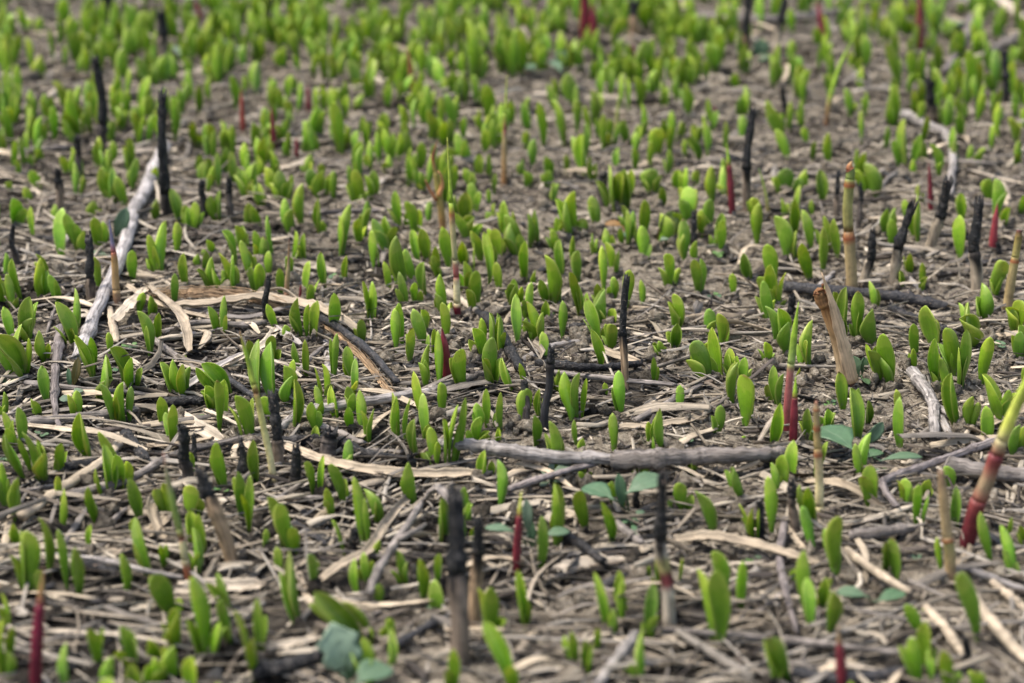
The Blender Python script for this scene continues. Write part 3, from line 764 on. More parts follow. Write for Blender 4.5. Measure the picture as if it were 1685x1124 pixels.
def litter():
    mb = MB()
    for i, (x, y) in enumerate(scatter_points(25000)):
        L = min(0.09, 0.008 + NR.exponential(0.014))
        w = NR.uniform(0.0004, 0.0015) if NR.rand() < 0.8 else NR.uniform(0.0013, 0.0032)
        w = min(w, L * 0.09)
        a = NR.uniform(0, math.pi) if NR.rand() < 0.55 else NR.normal(0.0, 0.45)
        dx, dy = math.cos(a) * L / 2, math.sin(a) * L / 2
        z0 = hgt(x, y) + NR.uniform(0.0, 0.0052)
        tl = NR.normal(0, 0.10) * L
        bend = NR.normal(0, 0.12) * L
        P = [(x - dx, y - dy, z0 - tl), (x - dy / L * bend * 2, y + dx / L * bend * 2, z0 + abs(NR.normal(0, 0.05)) * L), (x + dx, y + dy, z0 + tl)]
        c = np.array(TANS[NR.randint(len(TANS))]) * NR.uniform(0.6, 1.12)
        n = 5
        C = catmull(P, n)
        ribbon(mb, C, w * np.array([0.8, 1, 1.02, 0.97, 0.72]), c, cup=NR.uniform(-0.5, 0.5), twist=NR.normal(0, 0.5), roll=NR.normal(0, 0.5), seed=i, na=3, wave=0.2)
    for i, (x, y) in enumerate(scatter_points(27000)):            # small chips, also on the barer soil
        if i < 19000:
            y0 = NR.uniform(0.9, 1.75)
            hw_ = 0.30 * y0 + 0.1
            x, y = NR.uniform(-hw_, hw_), y0
        L = NR.uniform(0.002, 0.010)
        a = NR.uniform(0, 2 * math.pi)
        dx, dy = math.cos(a) * L / 2, math.sin(a) * L / 2
        z0 = hgt(x, y) + NR.uniform(0.0003, 0.002)
        c = np.array(TANS[NR.randint(len(TANS))]) * (NR.uniform(0.9, 1.5) if NR.rand() < .45 else NR.uniform(.25, .8))
        ribbon(mb, catmull([(x - dx, y - dy, z0 + NR.normal(0, .0007)), (x + dx, y + dy, z0 + NR.normal(0, .0007))], 3), NR.uniform(0.0003, 0.0012), c, cup=NR.uniform(-.5, .5), roll=NR.normal(0, .6), seed=i, na=3, wave=0.4)
    for i, (x, y) in enumerate(scatter_points(7600, True, False)):      # long thin stalks matted over one another, thickest near and to the left
        px_, py_ = proj((x, y, 0))
        if NR.rand() > np.clip((.02 + (py_ - 350) / 900 + max(0, 700 - px_) / 2000) * (.35 if px_ > 780 and py_ < 760 else 1), .02, .8):
            continue
        L = NR.uniform(0.03, 0.13)
        a = NR.normal(0.1, 0.55) if NR.rand() < .75 else NR.uniform(0, math.pi)
        dx, dy = math.cos(a) * L / 2, math.sin(a) * L / 2
        z0 = hgt(x, y) + NR.uniform(0.001, 0.006)
        bend = NR.normal(0, .09) * L
        P = [(x - dx, y - dy, hgt(x - dx, y - dy) + NR.uniform(.0005, .004)), (x - dx * .4 - dy / L * bend, y - dy * .4 + dx / L * bend, z0), (x + dx * .4 - dy / L * bend, y + dy * .4 + dx / L * bend, z0 + NR.normal(0, .001)), (x + dx, y + dy, hgt(x + dx, y + dy) + NR.uniform(.0005, .006))]
        c = np.array(TANS[NR.randint(7)]) * NR.uniform(0.7, 1.15)
        ribbon(mb, catmull(P, 10), NR.uniform(0.0005, 0.0013) * np.linspace(1.1, .6, 10), c, th=.0005, cup=NR.uniform(.2, 1.1) * NR.choice([-1, 1]), twist=NR.normal(0, .8), roll=NR.normal(0, .6), seed=i, na=3, wave=.12)
    for i, (x, y) in enumerate(scatter_points(1500)):             # broad torn leaf blades
        px_, py_ = proj((x, y, 0))
        if NR.rand() > np.clip((py_ - 100) / 900, .15, 1):
            continue
        L = NR.uniform(0.018, 0.06)
        w = min(NR.uniform(0.0014, 0.0032), L * .08)
        a = NR.normal(0.0, 0.9)
        dx, dy = math.cos(a) * L / 2, math.sin(a) * L / 2
        z0 = hgt(x, y) + NR.uniform(0.002, 0.0065)
        c = np.array(TANS[[0, 3, 3, 0, 5, 1][NR.randint(6)]]) * NR.uniform(0.8, 1.2) * np.array((1.05, 1, .93))
        bend = NR.normal(0, .16) * L
        P = [(x - dx, y - dy, z0 - .001), (x - dy / L * bend, y + dx / L * bend, z0 + abs(NR.normal(0, .06)) * L), (x + dx, y + dy, z0 + NR.normal(0, .002))]
        ribbon(mb, catmull(P, 9), w * np.array([.75, .9, 1, 1.05, 1, 1, .95, .8, .5]), c, th=.0004, cup=NR.uniform(-.5, .6), twist=NR.normal(0, .9), roll=NR.normal(0, .45), seed=i, na=5, wave=.2)
    o = mb.build('straw_litter', M_STRAW)
    o['kind'] = 'stuff'
    o['label'] = 'broken grey and tan straw bits littering the soil'
    mb = MB()
    for i, (x, y) in enumerate(scatter_points(1900)):
        L = min(0.12, 0.02 + NR.exponential(0.022))
        r = NR.uniform(0.0005, 0.0014)
        a = NR.uniform(0, math.pi) if NR.rand() < 0.5 else NR.normal(0.0, 0.4)
        dx, dy = math.cos(a) * L / 2, math.sin(a) * L / 2
        z0 = hgt(x, y) + r + NR.uniform(0.0, 0.004)
        b = NR.normal(0, 0.08) * L
        P = [(x - dx, y - dy, z0 - NR.rand() * 0.002), (x - dy / L * b, y + dx / L * b, z0 + 0.001), (x + dx, y + dy, z0 + NR.rand() * 0.004)]
        c = np.array(TANS[NR.randint(2, 8)]) * NR.uniform(0.6, 1.0)
        tube(mb, catmull(P, 6), r * np.linspace(1, 0.7, 6), c, ns=6, rough=0.15, seed=i)
    o = mb.build('twig_litter', M_WOOD)
    o['kind'] = 'stuff'
    o['label'] = 'thin broken twigs scattered over the soil'
    mb = MB()
    pts = [p for p in scatter_points(11000) if mnoise.noise(Vector((p[0] * 9, p[1] * 9, 4.0))) > 0.02 - 0.45 * (p[0] < 0.05) * (p[1] < 1.35)][:4600]
    for i, (x, y) in enumerate(pts):
        L = NR.uniform(0.004, 0.024)
        a = NR.uniform(0, math.pi)
        dx, dy = math.cos(a) * L / 2, math.sin(a) * L / 2
        z0 = hgt(x, y) + NR.uniform(0.0002, 0.003)
        P = [(x - dx, y - dy, z0), (x + dx, y + dy, z0 + NR.normal(0, 0.001))]
        k = NR.uniform(0.008, 0.03)
        ribbon(mb, catmull(P, 4), NR.uniform(0.0006, 0.003) * np.array([0.6, 1, 0.9, 0.5]), (k, k * 0.97, k * 0.95), th=0.0007, cup=NR.uniform(-.4, .6), roll=NR.normal(0, .5), seed=i, na=3, wave=0.4)
    o = mb.build('charcoal_litter', M_CHAR)
    o['kind'] = 'stuff'
    o['label'] = 'black charcoal flakes strewn among the straw'
    # soil crumbs
    ico_v = []
    g = (1 + 5 ** 0.5) / 2
    for s1 in (-1, 1):
        for s2 in (-1, 1):
            ico_v += [(0, s1, s2 * g), (s1, s2 * g, 0), (s2 * g, 0, s1)]
    ico_v = np.array(ico_v) / math.sqrt(1 + g * g)
    from itertools import combinations
    fc = []
    for a, b, c in combinations(range(12), 3):
        if all(np.linalg.norm(ico_v[p] - ico_v[q]) < 1.1 for p, q in ((a, b), (b, c), (a, c))):
            nrm = np.cross(ico_v[b] - ico_v[a], ico_v[c] - ico_v[a])
            fc.append((a, b, c) if np.dot(nrm, ico_v[a]) > 0 else (a, c, b))
    vv, ff, mid = list(map(tuple, ico_v)), [], {}

    def mp_(a, b):
        k = (min(a, b), max(a, b))
        if k not in mid:
            q = (np.array(vv[a]) + np.array(vv[b]))
            vv.append(tuple(q / np.linalg.norm(q)))
            mid[k] = len(vv) - 1
        return mid[k]
    for a, b, c in fc:
        ab, bc, ca = mp_(a, b), mp_(b, c), mp_(c, a)
        ff += [(a, ab, ca, -1), (b, bc, ab, -1), (c, ca, bc, -1), (ab, bc, ca, -1)]
    sv, sf = np.array(vv), np.array(ff)
    mb = MB()
    heave = [(a * .006 + NR.normal(0, .005), b * .006 + NR.normal(0, .005)) for a, b in FEET for _ in range(5)]
    for i, (x, y) in enumerate(scatter_points(12500, False, False) + heave):
        r = 0.0007 + min(0.0042, NR.exponential(0.0011))
        v = sv * (1 + 0.28 * NR.randn(len(sv), 1)) * r * NR.uniform(0.7, 1.3, (1, 3))
        v = v + np.array([x, y, hgt(x, y) + r * 0.45])
        mb.add(v, sf, (0.2, 0.16, 0.12), v)
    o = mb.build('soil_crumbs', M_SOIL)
    o['kind'] = 'stuff'
    o['label'] = 'small crumbs of dry soil on the ground'


litter()

# ------------------------------------------------------------------ sticks, logs and straw blades lying about (photo pixels -> ground)
CLR = {'grey': (0.27, 0.235, 0.205), 'pale': (0.40, 0.36, 0.325), 'tan': (0.45, 0.365, 0.26), 'cream': (0.55, 0.465, 0.355), 'brown': (0.26, 0.195, 0.14),
       'dark': (0.13, 0.105, 0.088), 'char': (0.016, 0.015, 0.015), 'slate': (0.035, 0.034, 0.036), 'violet': (0.24, 0.205, 0.19), 'rust': (0.42, 0.285, 0.165)}
# kind colour width lift(mm) points | description | landmark phrase
STICKS = '''
s pale 22 3 272,240 240,310 222,345 200,420 165,500 128,588|thick pale grey stick slanting through the sprouts|thick pale slanting stick
s violet 17 3 100,540 92,600 91,680 106,716|grey brown stick tapering to a thin tail|
t grey 8 1 134,471 95,502 76,550|thin curved grey twig|
b tan 8 4 150,466 214,450 330,468|thin arching dry straw|
b cream 21 10 188,527 215,500 243,472|short cream straw folded at its top|folded cream straw
b tan 20 11 245,508 360,497 430,489 500,500 545,514 592,548|broad flattened tan straw arching over the litter|broad arching tan straw
s slate 12 8 528,520 600,570 654,628|slate grey charred stick running down to the fibres|slate grey diagonal stick
b rust 11 5 535,535 590,585 648,655|frayed rust brown bundle of fibres|frayed rust brown fibres
b tan 17 14 241,468 297,520 313,578|drooping twisted tan straw|
b tan 16 9 183,505 190,562|short hanging tan straw|
b cream 17 9 350,612 430,570 455,540|wide cream straw bent into a peak|peaked cream straw
b pale 13 9 452,540 495,567|short pale straw falling from the peak|
t grey 8 3 484,620 520,580 552,560|thin looping grey twig|
b pale 15 3 536,558 541,600 544,645|pale upright looking flat straw|
s grey 12 2 252,558 298,592 338,618|straight grey twig with a pale bark|
s grey 12 3 42,630 130,640 200,645 258,652|long grey twig lying crosswise|long grey crosswise twig
s grey 16 2 12,697 100,690 180,680 252,670|thick split grey stick lying crosswise|
s dark 9 3 60,708 170,708 262,699|thin dark brown twig|
s tan 17 3 35,850 100,805 165,762 207,718|straight tan reed stem lying on litter|straight tan lying stem
s grey 14 3 110,815 210,790 295,745 420,718|long weathered grey stem|
s grey 9 2 25,810 160,788|thin short grey stem|
s pale 17 3 458,706 495,682 560,668 637,655 705,645|weathered pale stick with cracked grain|pale cracked weathered stick
s grey 17 2 705,645 745,630 795,614|grey stick end with cracked grain|
s grey 13 3 526,700 600,730|short grey split stick|
b grey 9 2 560,738 680,742|narrow grey straw|
b tan 8 4 530,694 635,697|narrow tan straw|
s char 18 2 455,727 545,725 610,748 676,757|long black charred stick|long black charred stick
b tan 19 7 463,733 530,757 575,768 670,779 790,778|long ribbon of tan straw|long tan straw ribbon
s pale 24 8 718,729 745,730 790,735 850,745 910,752 1030,757|pale grey log with a tapered pointed end|pointed pale grey log
s grey 31 5 1010,758 1080,756 1150,752 1230,750 1290,748|thick weathered grey log with a dark underside|thick weathered grey log
s violet 13 7 835,806 890,788 930,776 1030,750|grey tan stalk leaning on the log|
s char 14 3 884,598 925,601 960,605 1010,603 1056,597|black charred stick with a thin end|thin ended charred stick
s char 18 3 798,520 818,540 835,570 857,607|black cracked charred branch end|cracked charred branch end
s cream 13 2 737,480 775,505 803,526|cream stalk burnt black at one end|cream half burnt stalk
b pale 14 2 862,592 905,572 958,563|pale peeling straw|
s grey 11 2 908,612 1020,625 1112,633|long thin grey stem|
s grey 12 2 1046,692 1110,658 1178,620|straight grey stick pointing away|straight grey pointing stick
b tan 13 3 1015,704 1125,692 1180,665 1203,650|dry straw looped at its end|looped dry straw
b cream 8 3 1038,690 1065,665 1102,638|narrow pale straw sliver|
b tan 13 2 1035,507 1110,514 1162,532|flat tan straw on bare soil|flat tan straw
s slate 20 3 1292,472 1360,478 1435,484 1500,492 1562,505|long charcoal grey stick lying crosswise|long charcoal grey stick
s char 14 2 1465,507 1520,528 1578,552|black burnt stick half buried|
b pale 9 4 1485,448 1525,487|narrow pale straw piece|
s pale 9 2 1342,476 1374,447|short pale twig|
s char 9 8 1536,387 1570,388 1608,396|thin black burnt twig|
s grey 9 2 1590,335 1690,341|straight thin grey twig|
s grey 8 2 1540,451 1597,445|short thin grey twig|
s pale 21 3 1500,612 1522,640 1536,665 1537,690 1537,722|knobbly bleached stick with a forked broken end|knobbly bleached forked stick
s violet 14 5 1690,717 1640,726 1580,745 1525,765 1464,786 1453,800 1476,835|bent purplish grey twig|bent purplish grey twig
s grey 33 3 1555,763 1620,775 1700,783|thick cracked grey log cut by the edge|thick cracked grey log
s pale 15 3 1487,188 1525,206 1562,227 1568,260 1563,322|pale elbow shaped stick|pale elbow shaped stick
s violet 13 3 1600,23 1585,70 1553,120|pale curved stick|
s grey 15 3 1630,84 1690,52|grey stick reaching the edge|
s grey 10 3 1640,20 1652,72|short grey twig|
s cream 17 4 1640,-5 1690,38|yellowish cut reed stem|yellowish cut reed stem
s grey 16 3 1148,28 1260,36 1330,26 1402,16|long blurred grey log|long blurred grey log
s grey 10 2 -10,252 50,248 112,240|pale crosswise stem|
s grey 12 2 18,193 68,193|grey stick piece|
s tan 8 2 204,229 264,226|thin tan stem|
b cream 13 3 455,279 500,266 548,242|bright tan straw blade|bright tan straw blade
s violet 10 2 508,352 560,348 652,345|straight purplish grey twig|
b tan 17 7 520,962 560,930 605,905 640,852 692,798|long tan straw climbing over a twig heap|long climbing tan straw
s grey 14 14 606,978 630,925 672,862 694,826|forked grey twig raised off the ground|raised grey twig
b grey 16 16 698,824 712,806 726,808 747,845|grey straw bent into an arch|arched grey straw
b tan 10 3 420,978 460,950 508,918|narrow tan straw|
b tan 12 3 490,940 512,995 553,1022|curved tan straw|
b cream 14 3 438,1063 480,1058 528,1048|flat cream straw|
b tan 8 3 543,990 600,978|thin tan straw|
s grey 8 2 586,1018 652,1001|thin grey twig|
s slate 14 4 650,1062 690,1038 738,1014|slate black twig|slate black foreground twig
s char 30 3 420,1106 470,1096 530,1078|thick glossy black charred log|thick black charred log
s slate 12 2 485,861 537,895|short dark grey stick|
b tan 17 8 1108,887 1170,882 1230,893 1300,912 1354,932|long wavy tan straw|long wavy tan straw
b tan 14 6 1033,914 1060,902 1092,893|short tan straw blade|
b cream 27 3 900,944 950,926 1005,920 1050,932|wide flat cream straw|wide flat cream straw
s char 17 3 922,880 958,898 994,925|short black charred stick|
s grey 14 3 1006,853 1058,898|grey tan stick|
s grey 10 5 1088,1037 1180,1042 1266,1051|thin pale stick|
s grey 12 4 1288,1052 1400,1066 1510,1079|long pale straight stem|long pale straight stem
s pale 18 3 982,1128 1015,1085 1047,1042|pale grey splintered stick|pale splintered stick
b tan 18 3 838,1088 862,1058 890,1028|short folded tan straw|
b tan 12 3 1200,1026 1272,988|tan straw blade|
s grey 12 3 1250,1008 1305,964|grey tan stem|
s tan 14 6 1393,906 1440,940 1499,977|pinkish tan stem|pinkish tan stem
s violet 14 3 1292,855 1284,930 1312,1042|curved purplish grey stick|
b tan 11 6 1290,862 1328,912|short tan straw|
b cream 10 6 1388,863 1440,850 1503,831|straight pale straw|
s grey 22 2 1398,881 1450,876 1500,868|cracked grey bark piece|cracked grey bark piece
s tan 21 4 1595,975 1640,1035 1695,1095|thick pinkish tan stem|thick pinkish tan stem
s tan 14 3 1633,958 1695,1008|tan stem reaching the edge|
s pale 11 5 1588,934 1690,971|thin pale stem|
s tan 16 4 1523,998 1560,1040 1586,1080|short tan stem|
s slate 22 3 1305,1108 1400,1116 1505,1100|dark grey burnt log|dark grey burnt log
b cream 24 4 285,970 345,965 440,963|broad cream straw blade|broad cream straw blade
b cream 18 3 213,1002 264,990|short cream straw chip|
b cream 17 3 68,984 130,1002|pale torn straw flake|
b pale 8 3 145,992 217,983|thin pale straw|
s char 22 2 140,928 196,947|thick black charred lump|
s pale 11 5 80,912 170,922 235,938 302,951|long pale grey stem|
b tan 21 3 153,922 219,904|broad tan straw sheet|
b tan 25 6 236,890 274,848|wide crinkled tan straw|
b tan 14 4 -2,928 10,885 17,848|tan straw by the edge|
s grey 11 4 103,897 147,832|slanting grey stem|
s grey 10 3 158,880 207,838|thin slanting grey stem|
s grey 10 3 425,822 490,819 552,820|straight grey twig|
b cream 25 4 230,667 290,685 367,724|wide bleached straw sheath|wide bleached straw sheath
s char 20 2 106,769 162,760|thick black charred piece|
s char 18 5 207,712 242,758|black scaly charred piece|
s char 17 3 271,661 337,659|black charred stick piece|
s char 13 2 225,610 302,612|black burnt stick|
s char 15 2 -5,728 92,736|black burnt stick|
b cream 8 7 333,674 360,684 398,702|thin curled cream straw|
b pale 12 8 300,640 345,610 392,585 440,566|slanting pale straw under the peaked straw|
b tan 11 8 205,468 260,500 330,520 400,530|sagging tan straw in the tangle|
b grey 9 6 300,508 400,520 470,505 520,508|thin grey straw under the broad arching straw|
b rust 16 8 255,488 330,484 400,488 470,508|matted brown fibres behind the broad arching straw|
s grey 10 5 268,548 330,530 400,535 440,530|thin grey stem crossing the tangle|
b pale 11 5 270,552 310,548 345,545|short crinkled pale straw|
s slate 12 3 345,610 385,630 420,655|dark charred stick under the leaning shoot|
b cream 12 3 1153,126 1210,164|bright pale straw|
s dark 15 3 890,6 950,55|dark brown stick|
s grey 10 2 1003,145 1082,140|grey twig|
b cream 16 4 48,306 79,337|cream straw flake|
b cream 10 3 -4,286 47,297|pale straw blade|
b cream 9 3 795,487 820,470|small pale chip|
b pale 14 3 800,440 850,420|pale grey chip|
s brown 10 2 1140,632 1175,628|brown twig piece|
'''


def build_sticks():
    for i, line in enumerate(STICKS.strip().splitlines()):
        spec, desc, lm = line.split('|')
        q = spec.split()
        kind, clr, w, lift = q[0], q[1], float(q[2]), float(q[3]) * 0.001
        pts = [tuple(float(v) for v in s.split(',')) for s in q[4:]]
        mid = pts[len(pts) // 2] if len(pts) % 2 else ((pts[len(pts) // 2 - 1][0] + pts[len(pts) // 2][0]) / 2, (pts[len(pts) // 2 - 1][1] + pts[len(pts) // 2][1]) / 2)
        g = gnd(*mid)
        rad = w * mpp(g) / 2
        P = []
        for j, p in enumerate(pts):
            P.append(gnd(p[0], p[1], (rad if kind != 'b' else 0.0) + lift * (1.0 if 0 < j < len(pts) - 1 else 0.55)))
        n = max(10, 7 * len(pts))
        C = catmull(P, n)
        rs = np.random.RandomState(100 + i)
        C[1:-1] += rs.randn(n - 2, 3) * rad * 0.07
        col = np.array(CLR[clr]) * rs.uniform(0.88, 1.1)
        mb = MB()
        if kind == 'b':
            across = (C[-1] - C[0]) / np.linalg.norm(C[-1] - C[0])
            hw = rad * .92 * (1 + .12 * abs(across[0])) * np.interp(np.linspace(0, 1, n), [0, .08, .5, .9, 1], [.7, .95, 1.05, .9, .5])
            ribbon(mb, C, hw, col, th=0.0006, cup=rs.choice([-0.45, 0.5, 0.7]), twist=rs.normal(0, 0.5), roll=-0.5 * across[0] + rs.normal(0, 0.2), seed=i, na=7, wave=0.12)
            if clr == 'rust':
                for k in range(26):
                    o2 = rs.randn(1, 3) * rad * 0.55
                    tube(mb, C + o2 + rs.randn(n, 3) * rad * 0.12 + np.array([0, 0, rad * 0.4]), 0.00022, col * rs.uniform(0.5, 1.6), ns=5, seed=k)
            nm, cat, mat = 'straw_blade', 'straw', M_STRAW
        else:
            r = rad * np.interp(np.linspace(0, 1, n), [0, .5, 1], [1.08, 1.0, .8 if kind == 's' else .6])
            if 'tail' in desc:
                r = rad * np.linspace(1.1, 0.3, n)
            if 'pointed' in desc:
                r = rad * np.interp(np.linspace(0, 1, n), [0, .12, .3, .7, 1], [.35, .75, .9, 1.1, .75])
            for k in range(n // 9):        # knots
                u = rs.randint(1, n - 1)
                r[u] *= rs.uniform(1.12, 1.35)
            cc = np.tile(col, (n, 1)) * (1 + 0.16 * rs.randn(n, 1))
            if lm == 'thick pale slanting stick':
                cc = cc * np.array((1.2, 1.22, 1.27))
            if 'half burnt' in lm:
                cc[n * 2 // 3:] = 0.02
            mat = M_CHAR if clr in ('char', 'slate') else (M_STALK if clr in ('tan', 'cream') else M_WOOD)
            tube(mb, C, r, np.clip(cc, 0.005, 0.8), ns=14 if w > 12 else 9, rough=0.035 if lm == 'thick pale slanting stick' else 0.14 if lm == 'thick weathered grey log' else (0.13 if clr == 'char' else 0.085), seed=i, jag=rad * 1.2, oval=rs.uniform(0.8, 1.0), hollow=clr in ('tan', 'cream') and w > 13)
            if 'forked' in lm:
                for a, b in (((1540, 672), (1577, 693)), ((1548, 690), (1568, 730))):
                    Pa = [gnd(a[0], a[1], rad), gnd((a[0] + b[0]) / 2, (a[1] + b[1]) / 2 - 2, rad), gnd(b[0], b[1], rad * 0.6)]
                    tube(mb, catmull(Pa, 9), rad * np.linspace(0.8, 0.45, 9), col, ns=12, rough=0.15, seed=i + 50, jag=rad)
            if desc.startswith('forked'):
                tube(mb, catmull([gnd(655, 888, 0.018), gnd(690, 870, 0.02), gnd(700, 862, 0.015)], 8), rad * np.linspace(.7, .4, 8), col, ns=9, seed=3)
            nm = 'log' if w > 22 else ('stick' if w >= 12 else 'twig')
            cat = nm
            if clr in ('tan', 'cream'):
                nm, cat = 'dead_reed', 'dead reed'
        o = mb.build(nm, mat, origin=tuple(g))
        tag(o, None, cat, 'dead sticks and straw on the ground')
        if lm:
            o['label'] = desc if len(desc.split()) >= 4 else desc + ' on the litter'
            LM.append((mid[0], mid[1], lm))
        else:
            AUTO.append((o, desc, mid[0], mid[1], nm))


build_sticks()

# ------------------------------------------------------------------ burnt stubs standing in the ground
# tip x y, base x y, width, charred share, base colour | label | landmark phrase
STUBS = '''
265 155 279 365 15 .78 dark|tall thin black stub beside the thick pale stick's upper end|tall thin black stub
155 95 162 250 16 .7 dark|blurred black stub with a kink among dense sprouts|kinked blurred black stub
262 22 273 125 20 .4 brown|thick brown and black stub at the top edge of the sprouts|thick brown and black stub
142 392 149 500 14 .62 brown|square topped black stub left of the violet tipped shoot|square topped black stub
22 373 28 440 10 .5 dark||
334 295 337 367 11 .8 dark||
377 292 378 366 11 .35 dark||
443 455 440 535 11 .8 dark|short black stub poking up through the broad arching straw|short stub by arching straw
1033 466 1030 640 12 .5 rust|slim stub, black above and orange brown below, on bare litter|slim black and orange stub
908 581 896 708 13 .2 slate|straight dark grey stub left of a two leaf sprout pair|straight dark grey stub
862 632 864 702 13 .3 dark||
1437 380 1420 472 14 .5 tan|leaning stub with black top behind the charcoal grey stick|small leaning black topped stub
1503 332 1470 470 18 .5 tan|thick leaning stub, black cut top over tan base with green bud|thick leaning black topped stub
1560 292 1525 415 17 .5 tan|leaning stub with long black top and smooth tan foot|long tan footed stub
1618 341 1610 480 19 .55 tan|thick upright stub with square black top over tan node|thick square black stub
1381 286 1379 366 10 .45 brown||
1416 307 1413 376 9 .4 dark||
299 702 314 802 19 .5 dark|cracked black stub standing in front of bleached straw sheath|cracked black stub
328 782 390 935 23 .35 rust|bent burnt stalk, black above and tan brown below|bent burnt brown stalk
317 722 320 775 10 .9 dark||
394 725 398 792 21 .9 dark|tapered black stub behind a two leaf sprout|tapered black stub
446 660 456 778 19 .55 brown|black and brown stub behind the leaning green reed shoot|black and brown stub
487 737 490 802 17 .7 dark|grey black blunt stub in front of charred stick|blunt grey black stub
544 712 541 755 27 .2 dark|wide squat dark brown stub|wide squat dark stub
679 745 679 772 14 .9 dark||
746 835 757 1092 32 .46 brown|largest stub, black top and brown hollow stem, out of focus in front|largest black and brown stub
786 860 783 1032 20 .35 rust|slimmer burnt stub right beside the largest stub|slimmer twin burnt stub
1092 790 1103 1032 21 .42 cream|dark brown topped reed stump with a cream foot and red ring|cream footed reed stump
1046 803 1046 836 10 .9 dark||
1303 795 1308 872 14 .35 brown|stub under a rounded two leaf sprout, black ring on top|stub under rounded sprout
1250 828 1252 882 14 .95 dark||
1143 352 1141 402 10 .9 dark||
993 290 992 342 16 .4 dark||
1241 182 1230 348 14 .55 brown|slender curved black stub with brown foot|slender curved black stub
1232 -12 1227 97 13 .6 rust|blurred stub with black top and orange foot by grey log|blurred orange footed stub
1297 -8 1275 106 12 .45 tan||
1532 132 1533 202 18 .6 brown|blurred thick dark stub behind the elbow shaped stick|blurred thick dark stub
1656 88 1655 172 12 .8 dark||
1287 142 1291 192 9 .9 dark||
1043 3 1044 62 15 .4 rust||
176 -20 180 32 26 .9 dark||
126 225 130 297 11 .3 dark||
97 275 99 352 14 .3 brown||
1588 1050 1592 1098 13 .9 dark||
452 -12 455 37 13 .6 dark||
1303 485 1303 532 13 .7 dark||
580 870 582 908 14 .7 dark||
1641 400 1643 420 9 .95 dark||
'''


def build_stubs():
    for i, line in enumerate(STUBS.strip().splitlines()):
        spec, label, lm = line.split('|')
        q = spec.split()
        xt, yt, xb, yb, w, cf = (float(v) for v in q[:6])
        b = gnd(xb, yb)
        tp = at_y(xt, yt, b.y)
        rs = np.random.RandomState(300 + i)
        tp.y += rs.uniform(-0.1, 0.25) * (tp.z - b.z)
        rad = w * mpp(b) / 2
        n = 22
        mid = b.lerp(tp, 0.5) + Vector((rs.normal(0, .035), rs.normal(0, .03), 0)) * (tp - b).length
        if label.startswith('bent'):
            mid = b.lerp(tp, 0.5) + Vector((-0.002, 0, 0.006))
        C = catmull([b - Vector((0, 0, 0.008)), b.lerp(mid, 0.5) + Vector((rs.normal(0, .0006), 0, 0)), mid, mid.lerp(tp, 0.5) + Vector((rs.normal(0, .0006), 0, 0)), tp], n)
        t = np.linspace(0, 1, n)
        r = rad * (1.06 - 0.16 * t) * (1 + 0.03 * rs.randn(n))
        if 'tapered' in label:
            r = rad * (1.15 - 0.75 * t)
        node = int(n * (1 - cf) * rs.uniform(0.55, 0.95))
        if 2 < node < n - 3:
            r[node] *= 1.2
        k = int(round((1 - cf) * (n - 1)))
        k = min(max(k, 3), n - 4)
        base = np.array(CLR[q[6]])
        col = np.tile(base, (n, 1)) * (1 + 0.1 * rs.randn(n, 1))
        if 'cream' in lm:
            for j in range(6, 8):
                col[j] = (0.22, 0.05, 0.05)
            col[8:10] = (0.42, 0.36, 0.14)
        nsd = 18
        tongue = np.array([mnoise.noise(Vector((math.cos(q) * 1.6, math.sin(q) * 1.6, i * 3.1))) for q in np.linspace(0, 2 * math.pi, nsd, endpoint=False)])
        soot = np.array([[mnoise.noise(Vector((math.cos(q) * 2, j * .45, math.sin(q) * 2 + i))) for q in np.linspace(0, 2 * math.pi, nsd, endpoint=False)] for j in range(n)])
        # scorch licking down from the char in tongues, and soot stains on the stalk
        f = np.clip((np.arange(n)[:, None] - (k - 3.5 - 6 * tongue[None, :])) / 3.0, 0, 1)
        f = np.maximum(f, np.clip(soot * 2.2 - .25, 0, .75))
        col = col[:, None, :] * (1 - f[..., None]) + np.array((0.022, 0.018, 0.015)) * f[..., None]
        o = empty('charred_stub', b)
        o_inv = tuple(b)
        mb = MB()
        tube(mb, C[:k + 1], r[:k + 1], np.clip(col[:k + 1], .01, .8), ns=nsd, rough=0.06, seed=i)
        mb.build('stalk', M_STALK, o, origin=o_inv)
        mb = MB()
        L0 = np.linalg.norm(C[k] - C[0])
        tube(mb, C[k:], r[k:] * 1.01 * (1 + .1 * rs.randn(n - k)) * np.linspace(1, .88, n - k), np.full((n - k, 3), 0.012), ns=nsd, rough=0.1, seed=i, jag=rad * 1.9, hollow=True, z0=L0)
        mb.build('charred_top', M_CHAR, o, origin=o_inv)
        tag(o, label or None, 'burnt stub', 'burnt stalk stubs standing in the soil')
        if lm:
            LM.append((xb, yb, lm))
        else:
            AUTO.append((o, 'small charred stub', xb, yb, 'stub'))


build_stubs()

# ------------------------------------------------------------------ red shoots and jointed reed stems
RED, CRIM, PINK = (0.19, 0.024, 0.034), (0.14, 0.012, 0.022), (0.36, 0.12, 0.09)
DKR, GRN, YGR = (0.085, 0.01, 0.016), (0.3, 0.46, 0.035), (0.56, 0.58, 0.1)
TAN, CRM, RST, VIO = (0.56, 0.4, 0.18), (0.76, 0.64, 0.34), (0.25, 0.07, 0.025), (0.24, 0.21, 0.3)


